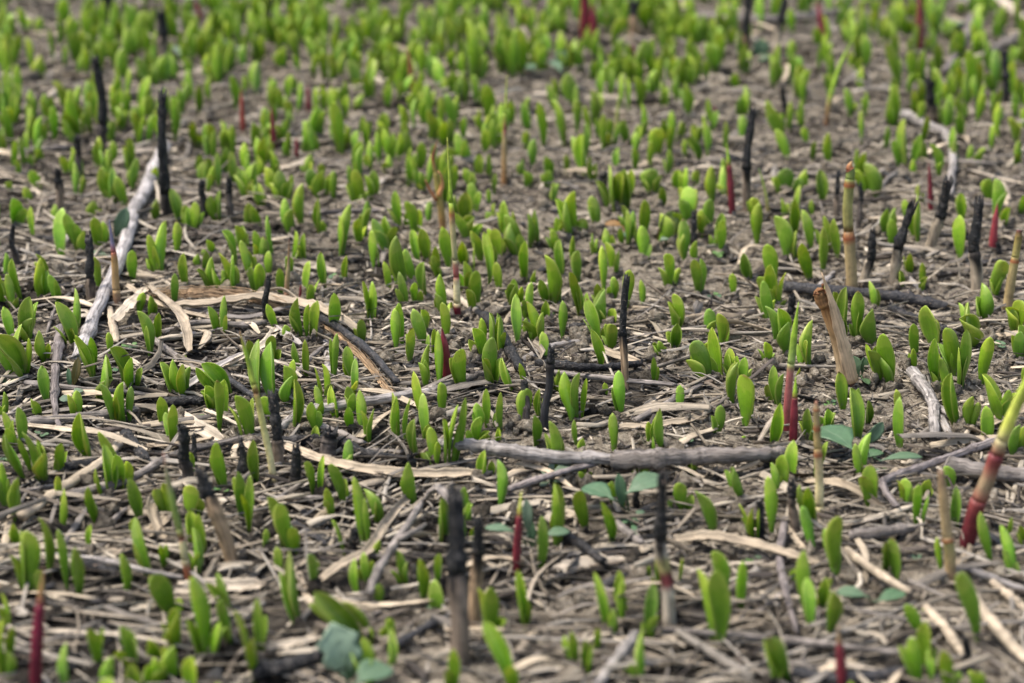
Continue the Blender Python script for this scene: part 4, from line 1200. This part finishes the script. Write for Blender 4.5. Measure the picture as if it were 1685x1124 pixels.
def shoot(pts, stops, label, lm, name='reed_shoot', cat='shoot', group='red reed shoots', depth=0.1, nodes=(), desc=None):
    """pts: photo pixels base -> tip.  stops: (t, colour, width px, part name from here on)"""
    b = gnd(*pts[0])
    rs = np.random.RandomState(int(pts[0][0] * 3 + pts[0][1]))
    P = [b - Vector((0, 0, 0.006))]
    P += [at_y(p[0], p[1], b.y) + Vector((0, depth * (at_y(p[0], p[1], b.y).z - b.z), 0)) for p in ([pts[0]] + list(pts[1:]))][1:]
    m = mpp(b)
    n = 40
    C = catmull(P, n)
    t = np.linspace(0, 1, n)
    ts = [s[0] for s in stops]
    r = np.interp(t, ts, [s[2] for s in stops]) * m / 2
    col = np.stack([np.interp(t, ts, [s[1][k] for s in stops]) for k in range(3)], 1)
    for nd_ in nodes:
        j = int(nd_ * (n - 1))
        r[j] *= 1.18
        col[j] = np.array(RST)
        col[min(j + 1, n - 1)] = np.array(RST) * 0.6 + col[min(j + 1, n - 1)] * 0.4
    cuts, names = [0], [stops[0][3]]
    for s in stops[1:]:
        if s[3] and s[3] != names[-1]:
            cuts.append(int(round(s[0] * (n - 1))))
            names.append(s[3])
    cuts.append(n - 1)
    if len(names) == 1:
        mb = MB()
        tube(mb, C, r, col, ns=10, rough=0.05, seed=1)
        o = mb.build(name, M_STEM, origin=tuple(b))
    else:
        o = empty(name, b)
        for a, e, nm in zip(cuts[:-1], cuts[1:], names):
            mb = MB()
            tube(mb, C[a:e + 1], r[a:e + 1], col[a:e + 1], ns=10, rough=0.05, seed=1, z0=t[a] * 0.1)
            mb.build(nm, M_STEM, o, origin=tuple(b))
    tag(o, label, cat, group)
    if lm:
        LM.append((pts[0][0], pts[0][1], lm))
    if not label:
        AUTO.append((o, desc or 'small red reed shoot', pts[0][0], pts[0][1], 'shoot'))
    return o


def red(xt, yt, xb, yb, w, label='', lm='', tip=None, colr=RED, desc=None):
    mx, my = xb + (xt - xb) * 0.5, yb + (yt - yb) * 0.5
    st = [(0, CRIM, w * .95, 'stem'), (.35, colr, w, ''), (.72, colr, w * .66, ''), (1, tip or colr, 1.2, '')]
    if tip:
        st = [(0, CRIM, w * .95, 'stem'), (.45, colr, w, ''), (.68, colr, w * .72, 'tip'), (.8, tip, w * .5, ''), (1, tip, 1.2, '')]
    return shoot([(xb, yb), (mx + (xb - xt) * 0.04, my), (xt, yt)], st, label, lm, desc=desc)


red(727, 543, 739, 627, 18, 'fat crimson pointed shoot beside a tall sprout on bare litter', 'fat crimson pointed shoot')
red(1311, 625, 1305, 735, 14, 'slender crimson shoot with green tip beside the pink stemmed grass', 'slender crimson green tipped shoot', tip=GRN)
red(67, 945, 55, 1135, 21, 'blurred dark red shoot with an orange tan tip in front', 'dark red orange tipped shoot', tip=(0.36, 0.2, 0.08), colr=(0.17, 0.015, 0.035))
red(858, 815, 848, 942, 14, 'thin red shoot beside the pale seedling leaves in front', 'thin red foreground shoot', tip=YGR)
red(1380, 1035, 1388, 1140, 18, 'blurred red shoot cut by the bottom edge', 'red shoot at bottom edge', tip=(0.3, 0.2, 0.1))
red(1197, 240, 1207, 357, 12, 'thin dark red shoot with green tip near the curved black stub', 'thin dark red shoot', tip=GRN)
red(1643, 338, 1633, 412, 13, 'pinkish red shoot right of the thick square black stub', 'pinkish red shoot', colr=(0.34, 0.05, 0.06))
red(1530, 270, 1533, 344, 9)
red(961, -40, 965, 74, 20, 'tall blurred dark red shoot, left of a touching pair', '', colr=(0.16, 0.012, 0.022))
red(975, 8, 979, 78, 18, 'shorter blurred dark red shoot, right of a touching pair', 'pair of dark red shoots', colr=(0.16, 0.012, 0.022))
red(1516, -22, 1513, 90, 13, 'tall blurred red shoot left of the curved pale stick', 'tall blurred red shoot')
red(1346, 2, 1357, 76, 12, 'blurred pinkish red shoot below the long blurred log', 'blurred pinkish red shoot', colr=(0.27, 0.03, 0.05))
red(321, 2, 333, 42, 10)
red(396, 148, 400, 217, 9, 'slim orange red shoot among dense blurred sprouts', 'slim orange red shoot', colr=(0.33, 0.06, 0.04))
red(446, 178, 451, 247, 10)
red(506, 140, 509, 187, 9)
red(671, 82, 681, 157, 11, 'blurred brownish red shoot in the middle of dense sprouts', 'blurred brownish red shoot', colr=(0.24, 0.05, 0.03))
red(487, 228, 489, 262, 9)
red(1176, 176, 1180, 205, 8)
red(1041, 74, 1041, 105, 11)
red(495, 470, 494, 495, 6, desc='tiny pink reed shoot')
red(434, 30, 438, 60, 8)

G1 = 'jointed reed shoots'
shoot([(1293, 708), (1297, 660), (1303, 605), (1310, 550), (1317, 505)], [(0, (0.3, 0.05, 0.06), 12, 'stem'), (.45, (0.36, 0.13, 0.11), 12, ''), (.52, (0.25, 0.33, 0.09), 13, 'blade'), (.7, GRN, 11, ''), (1, GRN, 1, '')],
      'grass shoot with green pointed blade over a pink stem', 'pink stemmed grass shoot', 'grass_shoot', 'grass shoot', G1)
shoot([(1588, 897), (1607, 835), (1625, 790), (1645, 735), (1665, 685), (1690, 630), (1730, 550)],
      [(0, DKR, 24, 'base_sheath'), (.12, (0.12, 0.015, 0.02), 29, ''), (.2, (0.2, 0.04, 0.035), 27, 'sheath'), (.32, (0.36, 0.27, 0.15), 25, ''), (.4, (0.22, 0.06, 0.045), 24, ''), (.46, (0.17, 0.022, 0.028), 24, 'node'), (.53, (0.4, 0.34, 0.17), 21, 'stem'), (.62, YGR, 20, ''), (1, GRN, 12, '')],
      'largest reed shoot, dark red base and green top leaning out of frame', 'largest leaning reed shoot', 'reed_shoot', 'shoot', G1, 0.0)
shoot([(753, 524), (752, 488), (750, 445), (746, 400), (742, 340), (738, 280), (735, 235)],
      [(0, CRIM, 13, 'base_sheath'), (.11, CRIM, 13, ''), (.13, CRM, 13, 'lower_stem'), (.25, CRM, 11, ''), (.27, (0.3, 0.07, 0.06), 10, 'node'), (.35, (0.36, 0.12, 0.1), 10, ''), (.38, (0.36, 0.34, 0.16), 9, 'upper_stem'), (.58, (0.5, 0.4, 0.18), 10, ''), (.61, (0.36, 0.1, 0.05), 10, ''), (.66, GRN, 8, 'blade'), (1, YGR, 1, '')],
      'tall slim reed shoot with cream and crimson bands in open soil', 'tall banded reed shoot', 'reed_shoot', 'shoot', G1)
shoot([(729, 378), (727, 355), (722, 320), (716, 285), (712, 262), (719, 236)],
      [(0, RST, 11, 'stem'), (.15, (0.36, 0.2, 0.07), 12, ''), (.45, (0.3, 0.26, 0.06), 11, ''), (.6, (0.3, 0.24, 0.06), 8, 'withered_tip'), (.8, RST, 6, ''), (1, (0.3, 0.16, 0.06), 1, '')],
      'withered rusty shoot with a curled brown tip by the banded reed', 'withered rusty shoot', 'reed_shoot', 'shoot', G1)
w_ = [o_ for o_ in bpy.data.objects if o_.get('label', '').startswith('withered rusty')][0]
wb = Vector(w_.location)
mb = MB()
tube(mb, catmull([at_y(722, 322, wb.y), at_y(728, 305, wb.y), at_y(726, 290, wb.y), at_y(721, 281, wb.y)], 12), mpp(wb) * np.linspace(4.2, 1.2, 12), np.array((0.5, 0.24, 0.1)), ns=8, rough=.1, seed=3)
mb.build('rolled_leaf', M_STEM, w_, origin=tuple(wb))
mb = MB()
tube(mb, catmull([at_y(718, 330, wb.y), at_y(705, 308, wb.y), at_y(700, 296, wb.y)], 10), mpp(wb) * np.linspace(3.2, 1.4, 10), np.array((0.36, 0.14, 0.06)), ns=8, rough=.1, seed=4)
mb.build('rolled_leaf', M_STEM, w_, origin=tuple(wb))
shoot([(1404, 493), (1402, 455), (1400, 415), (1397, 355), (1400, 315), (1403, 290), (1401, 283), (1405, 272)],
      [(0, (0.38, 0.26, 0.13), 20, 'lower_stem'), (.32, (0.4, 0.3, 0.14), 18, ''), (.36, (0.3, 0.26, 0.09), 17, 'middle_stem'), (.6, (0.28, 0.28, 0.08), 16, ''), (.63, (0.2, 0.26, 0.06), 16, 'upper_stem'), (.78, (0.2, 0.24, 0.06), 14, ''), (.82, RST, 13, 'tip'), (.92, (0.36, 0.16, 0.06), 9, ''), (1, (0.4, 0.26, 0.1), 1, '')],
      'tall jointed reed stem, tan below and green above, behind charcoal stick', 'tall jointed reed stem', 'jointed_reed', 'reed', G1, nodes=(.34, .61, .8))
shoot([(1350, 848), (1349, 790), (1347, 735), (1346, 690), (1346, 668)],
      [(0, (0.1, 0.015, 0.018), 15, 'base_sheath'), (.1, CRM, 15, 'lower_stem'), (.42, (0.45, 0.34, 0.18), 13, ''), (.46, (0.33, 0.24, 0.09), 13, 'upper_stem'), (.85, (0.36, 0.27, 0.13), 10, ''), (1, (0.35, 0.16, 0.1), 5, '')],
      'slim tan reed stem with two nodes beside a broad grey green leaf', 'slim tan noded reed', 'jointed_reed', 'reed', G1, nodes=(.42, .62, .84))
shoot([(1567, 958), (1564, 915), (1560, 880), (1556, 830), (1552, 783)],
      [(0, (0.42, 0.24, 0.14), 18, 'lower_stem'), (.4, (0.3, 0.28, 0.1), 19, ''), (.45, (0.38, 0.28, 0.14), 18, 'upper_stem'), (.8, (0.34, 0.24, 0.12), 17, ''), (1, (0.22, 0.14, 0.08), 12, '')],
      'thick yellowish reed stem left of the largest leaning reed shoot', 'thick yellowish reed stem', 'jointed_reed', 'reed', G1, nodes=(.43,))
shoot([(1657, 508), (1664, 470), (1671, 435), (1678, 400), (1680, 383)],
      [(0, (0.42, 0.3, 0.15), 17, 'lower_stem'), (.5, (0.36, 0.28, 0.11), 14, ''), (.56, (0.33, 0.28, 0.09), 13, 'upper_stem'), (.85, (0.24, 0.17, 0.05), 12, ''), (1, (0.12, 0.03, 0.02), 8, '')],
      'tan reed stem with dark tip at the right edge', 'dark tipped reed stem', 'jointed_reed', 'reed', G1, nodes=(.53,))
shoot([(453, 797), (444, 755), (432, 705), (419, 650), (405, 600), (391, 555)],
      [(0, (0.16, 0.015, 0.02), 13, 'base_sheath'), (.1, CRM, 12, 'stem'), (.35, (0.66, 0.58, 0.24), 11, ''), (.55, (0.55, 0.52, 0.13), 10, ''), (.6, RED, 10, 'node'), (.65, (0.42, 0.5, 0.08), 9, 'blade'), (.85, GRN, 7, ''), (1, (0.3, 0.14, 0.05), 1, '')],
      'leaning green reed shoot with red node and dark red foot', 'leaning red noded shoot', 'reed_shoot', 'shoot', G1)
shoot([(316, 968), (306, 930), (297, 888), (285, 845), (275, 805), (265, 755)],
      [(0, RST, 13, 'base_sheath'), (.18, (0.3, 0.1, 0.05), 14, ''), (.22, (0.36, 0.33, 0.18), 14, 'stem'), (.36, (0.58, 0.5, 0.24), 12, ''), (.38, RED, 11, 'node'), (.46, (0.22, 0.27, 0.07), 12, 'blade'), (.7, (0.2, 0.28, 0.05), 11, ''), (.9, (0.28, 0.24, 0.14), 6, ''), (1, PINK, 1, '')],
      'green reed shoot with rust foot leaning over a curled sprout', 'rust footed green shoot', 'reed_shoot', 'shoot', G1)
shoot([(194, 502), (190, 470), (187, 430), (182, 398), (177, 366)],
      [(0, (0.33, 0.14, 0.13), 13, 'base_sheath'), (.2, (0.4, 0.26, 0.12), 13, 'stem'), (.5, (0.42, 0.25, 0.09), 11, ''), (.6, (0.3, 0.07, 0.05), 9, 'tip'), (.72, VIO, 7, ''), (1, VIO, 1, '')],
      'violet tipped orange tan shoot leaning on the thick pale stick', 'violet tipped orange shoot', 'reed_shoot', 'shoot', G1)
shoot([(1358, 212), (1365, 170), (1382, 115), (1408, 62)], [(0, (0.25, 0.08, 0.05), 7, 'stem'), (.3, (0.3, 0.2, 0.08), 8, ''), (.45, GRN, 9, 'blade'), (1, GRN, 2, '')],
      'slender blurred grass shoot leaning right over bleached litter', 'slender leaning grass shoot', 'grass_shoot', 'grass shoot', G1)
shoot([(1268, 360), (1260, 318), (1250, 280)], [(0, (0.25, 0.1, 0.05), 6, 'stem'), (.4, (0.3, 0.3, 0.1), 6, 'blade'), (1, GRN, 1, '')], '', '', 'grass_shoot', 'grass shoot', G1, desc='thin green grass shoot')
shoot([(1013, 227), (1016, 190), (1022, 138)], [(0, (0.35, 0.16, 0.06), 7, 'stem'), (.4, (0.32, 0.3, 0.1), 7, 'blade'), (1, GRN, 1, '')], '', '', 'grass_shoot', 'grass shoot', G1, desc='thin green and orange grass shoot')
shoot([(829, 307), (830, 250), (831, 195), (834, 128)], [(0, (0.35, 0.15, 0.05), 10, 'stem'), (.45, (0.4, 0.3, 0.14), 8, ''), (.55, (0.3, 0.07, 0.07), 7, 'node'), (.7, GRN, 5, 'blade'), (1, YGR, 1, '')],
      'thin upright reed shoot with orange foot behind open soil', 'thin orange footed reed', 'reed_shoot', 'shoot', G1)
shoot([(471, 497), (472, 470), (474, 440), (475, 397)], [(0, (0.24, 0.03, 0.05), 10, 'base_sheath'), (.22, (0.3, 0.16, 0.09), 9, 'stem'), (.6, (0.33, 0.26, 0.12), 7, ''), (1, (0.2, 0.09, 0.05), 1, '')],
      'small reed shoot with red foot behind the broad arching straw', 'small red footed shoot', 'reed_shoot', 'shoot', G1)

# the fat sheathed reed stump, right of the middle
b = gnd(1398, 632)
o = empty('reed_stump', b)
m_ = mpp(b)


def px3(x, y, dd=0.0):
    p = at_y(x, y, b.y)
    return p + Vector((0, dd, 0))


mb = MB()
C = catmull([b - Vector((0, 0, .006)), px3(1392, 605), px3(1380, 560), px3(1367, 525), px3(1357, 497)], 24)
cc = np.stack([np.interp(np.linspace(0, 1, 24), [0, .12, .2, .6, .9, 1], [.14, .22, .6, .56, .42, .32]), np.interp(np.linspace(0, 1, 24), [0, .12, .2, .6, .9, 1], [.04, .1, .45, .34, .2, .12]), np.interp(np.linspace(0, 1, 24), [0, .12, .2, .6, .9, 1], [.03, .07, .27, .16, .075, .04])], 1)
tube(mb, C, np.interp(np.linspace(0, 1, 24), [0, .1, .2, .5, 1], [11, 14, 16, 12.5, 9.5]) * m_, cc, ns=16, rough=0.04, seed=4)
mb.build('stem', M_STALK, o, origin=tuple(b))
mb = MB()
rs = np.random.RandomState(5)
C = catmull([px3(1359, 503, -.001), px3(1353, 492, -.001), px3(1350, 482, -.001), px3(1349, 474, 0)], 12)
tube(mb, C, np.array([8.5, 10, 11, 11.5, 11.5, 11.5, 11, 10.5, 10, 8.5, 6.5, 4]) * m_, np.array((0.3, 0.15, 0.06)) * (1 + .25 * rs.randn(12, 1)), ns=16, rough=0.16, seed=6, jag=0.001)
for k in range(14):
    a = rs.uniform(0, 6.28)
    q = px3(1350 + 9 * math.cos(a), 480 + 9 * math.sin(a) * .7, -.002 - .002 * rs.rand())
    tube(mb, catmull([q, q + Vector((rs.normal(0, .0016), -.0006, rs.normal(0, .0016)))], 4), .0007, np.array((0.2, 0.08, 0.03)) * rs.uniform(.4, 1.6), ns=6, seed=k)
mb.build('frayed_top', M_STALK, o, origin=tuple(b))
mb = MB()
C = catmull([px3(1402, 622, -.0072), px3(1390, 575, -.0068), px3(1377, 525, -.0058), px3(1365, 485, -.005), px3(1351, 446, -.003)], 24)
ribbon(mb, C, np.interp(np.linspace(0, 1, 24), [0, .2, .5, .8, 1], [11, 13, 9, 4.5, .6]) * m_, (0.66, 0.46, 0.28), th=.0006, cup=-.35, roll=1.4, seed=9, na=7)
mb.build('papery_sheath', M_STRAW, o, origin=tuple(b))
tag(o, 'fat tan reed stump with frayed brown top and papery sheath', 'reed stump')
LM.append((1398, 632, 'fat tan reed stump'))

# ------------------------------------------------------------------ broad leaved seedlings
GG, GG2, PALE = (0.085, 0.165, 0.075), (0.115, 0.19, 0.1), (0.17, 0.23, 0.145)


def seedling(bx, by, leaves, label, lm, desc='small seedling'):
    """leaves: (x0,y0,x1,y1,width px,height mm at the tip, colour, notch)"""
    b_ = gnd(bx, by)
    o_ = empty('seedling', b_)
    m = mpp(b_)
    rs = np.random.RandomState(int(bx + by))
    for (x0, y0, x1, y1, w, z, col, up) in leaves:
        if up:                                   # an upright leaf
            a = at_y(x0, y0, b_.y)
            e = at_y(x1, y1, b_.y)
            mb_ = MB()
            flat_leaf(mb_, a, e + Vector((0, .004, 0)), w * m / 2, col, up=(0.25, -1, 0.3), cup=.25, seed=int(x0), notch=w > 60)
        else:
            a = gnd(x0, y0, z * .001)
            e = gnd(x1, y1, z * .001 + .001)
            mb_ = MB()
            flat_leaf(mb_, a, e, w * m / 2 / 0.72 if abs(x1 - x0) > abs(y1 - y0) else w * m / 2, col, up=(rs.normal(0, .1), -0.12, 1), cup=.12, seed=int(x0), notch=w > 60)
        mb_.build('leaf', M_SEED, o_, origin=tuple(b_))
        mb_ = MB()
        aa = Vector(a)
        st = Vector((b_.x, b_.y, b_.z - .002))
        tube(mb_, catmull([st, st.lerp(aa, .5) + Vector((0, 0, .0015)), aa], 7), .0006, np.array(col) * .8, ns=6, seed=2)
        mb_.build('stem', M_SEED, o_, origin=tuple(b_))
    tag(o_, label, 'seedling', 'broad leaved seedlings among the sprouts')
    if lm:
        LM.append((bx, by, lm))
    if not label:
        AUTO.append((o_, desc, bx, by, 'seedling'))


seedling(1035, 842, [(1010, 822, 960, 800, 30, 14, GG, 0), (1030, 812, 1096, 786, 36, 17, GG2, 0), (1024, 840, 1018, 785, 20, 0, GG, 1), (1040, 850, 1062, 842, 10, 3, GG2, 0), (1038, 855, 1020, 862, 10, 3, GG, 0), (1040, 862, 1046, 880, 10, 2, GG, 0)],
         'large blue green seedling with two broad spread leaves in front', 'large blue green seedling')
seedling(1420, 748, [(1404, 740, 1346, 704, 46, 12, GG, 0), (1420, 735, 1455, 700, 22, 0, GG2, 1), (1448, 758, 1518, 752, 15, 7, GG2, 0), (1430, 752, 1450, 742, 18, 5, GG, 0)],
         'seedling with a large flat oval leaf beside the slim tan reed', 'large oval leaved seedling')
seedling(1418, 622, [(1414, 618, 1402, 590, 22, 0, GG2, 1), (1418, 618, 1425, 592, 14, 0, (0.07, 0.13, 0.06), 1), (1418, 622, 1430, 632, 9, 3, (0.09, 0.17, 0.06), 0)],
         'small grey green seedling behind the foot of fat reed stump', '')
seedling(872, 902, [(895, 882, 937, 874, 17, 14, GG2, 0), (848, 876, 798, 868, 15, 16, GG2, 0), (868, 880, 866, 828, 18, 0, PALE, 1), (874, 905, 872, 860, 16, 0, GG, 1)],
         'pale seedling with two level leaves beside thin red shoot', 'pale two winged seedling')
seedling(1434, 992, [(1428, 982, 1376, 974, 22, 6, GG2, 0), (1442, 990, 1490, 976, 22, 6, GG, 0)],
         'flat seedling with two oval grey green leaves near ground', 'flat two leaved seedling')
seedling(575, 1128, [(572, 1122, 545, 1032, 66, 0, (0.34, 0.45, 0.3), 1), (585, 1125, 640, 1095, 40, 12, GG2, 0), (570, 1128, 588, 1060, 26, 0, GG, 1)],
         'blurred seedling with a large lobed grey green leaf', 'large lobed grey seedling')
seedling(118, 650, [(116, 660, 98, 656, 15, 5, PALE, 0), (120, 648, 136, 641, 12, 6, PALE, 0), (116, 642, 110, 610, 9, 0, GG, 1), (120, 640, 127, 592, 15, 0, (0.16, 0.12, 0.03), 1)],
         'thin seedling with reddish upper leaf and two pale round leaves', 'thin reddish seedling')
seedling(188, 398, [(188, 396, 207, 345, 24, 0, GG2, 1), (178, 420, 150, 418, 18, 3, GG2, 0)], 'grey green leaves against the thick pale slanting stick', '')
seedling(294, 100, [(300, 98, 278, 74, 20, 6, PALE, 0), (296, 98, 310, 88, 14, 4, GG2, 0)], '', '', 'blurred pale green seedling')
seedling(375, 92, [(376, 90, 366, 68, 22, 0, GG2, 1), (378, 92, 392, 78, 14, 4, GG2, 0)], '', '', 'blurred pale green seedling')
seedling(905, 792, [(905, 788, 945, 760, 12, 6, PALE, 0), (905, 790, 888, 770, 10, 4, PALE, 0), (904, 792, 890, 800, 10, 4, PALE, 0), (906, 792, 934, 792, 12, 4, GG2, 0), (905, 790, 908, 760, 10, 0, PALE, 1)],
         'small whitish green seedling in front of the pointed pale log', 'whitish green seedling')
seedling(1090, 400, [(1088, 398, 1108, 350, 32, 0, (0.17, 0.22, 0.04), 1), (1086, 396, 1100, 392, 10, 6, PALE, 0), (1080, 398, 1100, 372, 22, 0, (0.2, 0.14, 0.05), 1)], 'round leaved seedling turning reddish in open soil', 'round reddish seedling')
seedling(1030, 395, [(1025, 372, 995, 368, 16, 7, (0.26, 0.14, 0.04), 0), (1030, 392, 1022, 378, 10, 3, GG, 0)], 'seedling with a single orange brown curled leaf', '')
seedling(1250, 102, [(1250, 100, 1252, 66, 30, 0, GG2, 1), (1250, 102, 1268, 92, 16, 4, GG2, 0)], '', '', 'blurred grey green seedling')
seedling(930, 120, [(930, 118, 924, 84, 30, 0, GG, 1), (925, 120, 905, 100, 20, 8, GG2, 0), (880, 118, 862, 108, 20, 6, GG2, 0)], '', '', 'blurred grey green seedling')
seedling(1562, 52, [(1562, 50, 1580, 36, 20, 7, GG2, 0), (1560, 50, 1545, 44, 14, 5, GG2, 0)], '', '', 'blurred grey green seedling')
ROS = [(12, 630), (66, 716), (337, 690), (214, 570), (1645, 568), (1040, 857), (552, 458), (410, 895), (1240, 922), (1365, 665), (905, 520), (1175, 487), (1128, 728), (8, 758), (1512, 920), (700, 1000), (1450, 778), (470, 870), (365, 807), (180, 610), (1178, 420), (270, 975)]
for i, (x, y) in enumerate(ROS):
    rs = np.random.RandomState(i)
    lv = []
    for k in range(rs.randint(3, 6)):
        a = rs.uniform(0, 6.28)
        d = rs.uniform(9, 15)
        lv.append((x + 3 * math.cos(a), y + 1.5 * math.sin(a), x + d * math.cos(a), y + d * .45 * math.sin(a) - 2, rs.uniform(6, 10), 2.5, [GG, GG2, (0.14, 0.26, 0.07)][rs.randint(3)], 0))
    seedling(x, y, lv, '', '', 'tiny low seedling')

# ------------------------------------------------------------------ sprouts
def cluster(L):
    par = list(range(len(L)))

    def find(i):
        while par[i] != i:
            i = par[i]
        return i
    size = [1] * len(L)
    pairs = []
    for i in range(len(L)):
        for j in range(i):
            k = (L[i][3] + 840) / 1440
            d = math.hypot(L[i][2] - L[j][2], (L[i][3] - L[j][3]) * 1.7) / k
            if d < 21:
                pairs.append((d, i, j))
    for d, i, j in sorted(pairs):
        a, b = find(i), find(j)
        if a != b and size[a] + size[b] <= 4:
            par[a] = b
            size[b] += size[a]
    g = {}
    for i in range(len(L)):
        g.setdefault(find(i), []).append(L[i])
    return list(g.values())


def leaf_from_px(mb, lf, cen, seed, nt=18, na=11):
    xt, yt, xb, yb, w = lf
    rs = np.random.RandomState(seed)
    b_ = gnd(xb, yb)
    tp = at_y(xt, yt, b_.y)
    hgt_ = max(0.006, tp.z - b_.z)
    m = mpp(b_)
    if cen is not None and (cen - b_).length > 0.0012:
        d = cen - b_
        yaw = math.atan2(d.y, d.x) + rs.normal(0, 0.7)
    else:
        yaw = rs.choice([-math.pi / 2, math.pi / 2], p=[.45, .55]) + rs.normal(0, 0.6)
    curl = rs.choice([rs.uniform(.4, .75), rs.uniform(.85, 1.4), rs.uniform(1.45, 2.0)], p=[.3, .36, .34])
    v = rs.uniform(0.74, 1.22)
    y = rs.normal(0, 0.055)
    tint = (v * (1 + y), v, v * (1 - y) * rs.uniform(.7, 1.5))
    leaf(mb, b_, tp, w * m * 1.0, yaw, curl, rs.uniform(0.05, 0.8), tint, seed, depth=rs.normal(0.0, 0.24) * hgt_, nt=nt, na=na)
    return b_


def build_sprouts():
    L = read_leaves()
    G = cluster(L)

    def area(g):
        return sum(max(8, lf[3] - lf[1]) * lf[4] for lf in g) * (0.6 if min(lf[1] for lf in g) > 1085 else 1)
    G.sort(key=area, reverse=True)
    many = MB()
    cnt = 0
    for gi, g in enumerate(G):
        bs = [gnd(lf[2], lf[3]) for lf in g]
        cen = sum(bs, Vector()) / len(bs) if len(g) > 1 else None
        if gi >= 300:
            for k, lf in enumerate(g):
                leaf_from_px(many, lf, cen, gi * 7 + k, 11, 6)
                cnt += 1
            continue
        root = cen if cen is not None else bs[0]
        bx, by = sum(l[2] for l in g) / len(g), sum(l[3] for l in g) / len(g)
        lean = sum(l[0] - l[2] for l in g) / len(g)
        hh = max(l[3] - l[1] for l in g)
        wd = max(l[4] for l in g)
        k = (by + 840) / 1440.0
        if len(g) == 1:
            mb = MB()
            leaf_from_px(mb, g[0], None, gi * 7)
            o = mb.build('sprout', M_LEAF, origin=tuple(root))
        else:
            o = empty('sprout', root)
            for q, lf in enumerate(g):
                mb = MB()
                leaf_from_px(mb, lf, cen, gi * 7 + q)
                mb.build('leaf', M_LEAF, o, origin=tuple(root))
        num = ['', 'single-leaf', 'two-leaf', 'three-leaf', 'four-leaf'][len(g)]
        size = 'tall' if hh > 78 * k else ('short' if hh < 46 * k else ('broad' if wd > 24 * k else ('narrow' if wd < 15 * k else 'upright')))
        post = ' leaning left' if lean < -9 * k else (' leaning right' if lean > 9 * k else '')
        if size == 'upright' and post:
            size = 'green'
        tag(o, None, 'sprout', 'green sprouts rising through the litter')
        AUTO.append((o, size + ' ' + num + ' sprout' + post, bx, by, 'sprout'))
    # filler among the far, blurred sprouts
    n = 0
    while n < 880:
        px, py = NR.uniform(-5, W0 + 5), NR.uniform(-10, 330)
        if NR.rand() < py / 420 or mnoise.noise(Vector((px / 130, py / 60, 8.0))) < -0.14 or (850 < px < 1500 and 150 < py and NR.rand() < .75) or (1200 < px and NR.rand() < .5):
            continue
        b_ = gnd(px, py)
        for q in range(NR.randint(1, 3)):
            w = NR.uniform(8.5, 14)
            x2 = px + NR.normal(0, 7)
            leaf_from_px(many, (x2 + NR.normal(0, 6), py - NR.uniform(30, 56), x2, py + NR.normal(0, 3), w), None, 9000 + n * 3 + q, 11, 6)
        n += 1
    # the rest of the sprouts, and those of the same bed beyond the picture's edges
    n = 0
    while n < 620:
        y = NR.uniform(0.72, 3.4)
        hwid = 0.32 * y + 0.2
        x = NR.uniform(-hwid, hwid)
        px, py = proj((x, y, 0))
        if -8 < px < W0 + 8 and -4 < py < H0 + 30:
            continue
        h = NR.uniform(0.016, 0.034)
        b_ = (x, y, hgt(x, y))
        for q in range(NR.randint(1, 4)):
            bb = (x + NR.normal(0, .004), y + NR.normal(0, .004), b_[2])
            v = NR.uniform(.75, 1.2)
            hh = h * NR.uniform(.7, 1)
            leaf(many, bb, (bb[0] + NR.normal(0, .006), bb[1] + NR.normal(0, .005), bb[2] + hh), NR.uniform(.005, .009), NR.uniform(0, 6.28), NR.uniform(.4, 1.3), NR.uniform(.3, 1), (v, v, v), n * 5 + q, nt=10, na=5)
        n += 1
    o = many.build('sprout_carpet', M_LEAF)
    o['kind'] = 'stuff'
    o['label'] = 'smaller blurred green sprouts crowding the far part of the bed'
    print('sprout clumps', len(G), 'leaves', len(L), 'in carpet', cnt)


build_sprouts()
finish_labels()
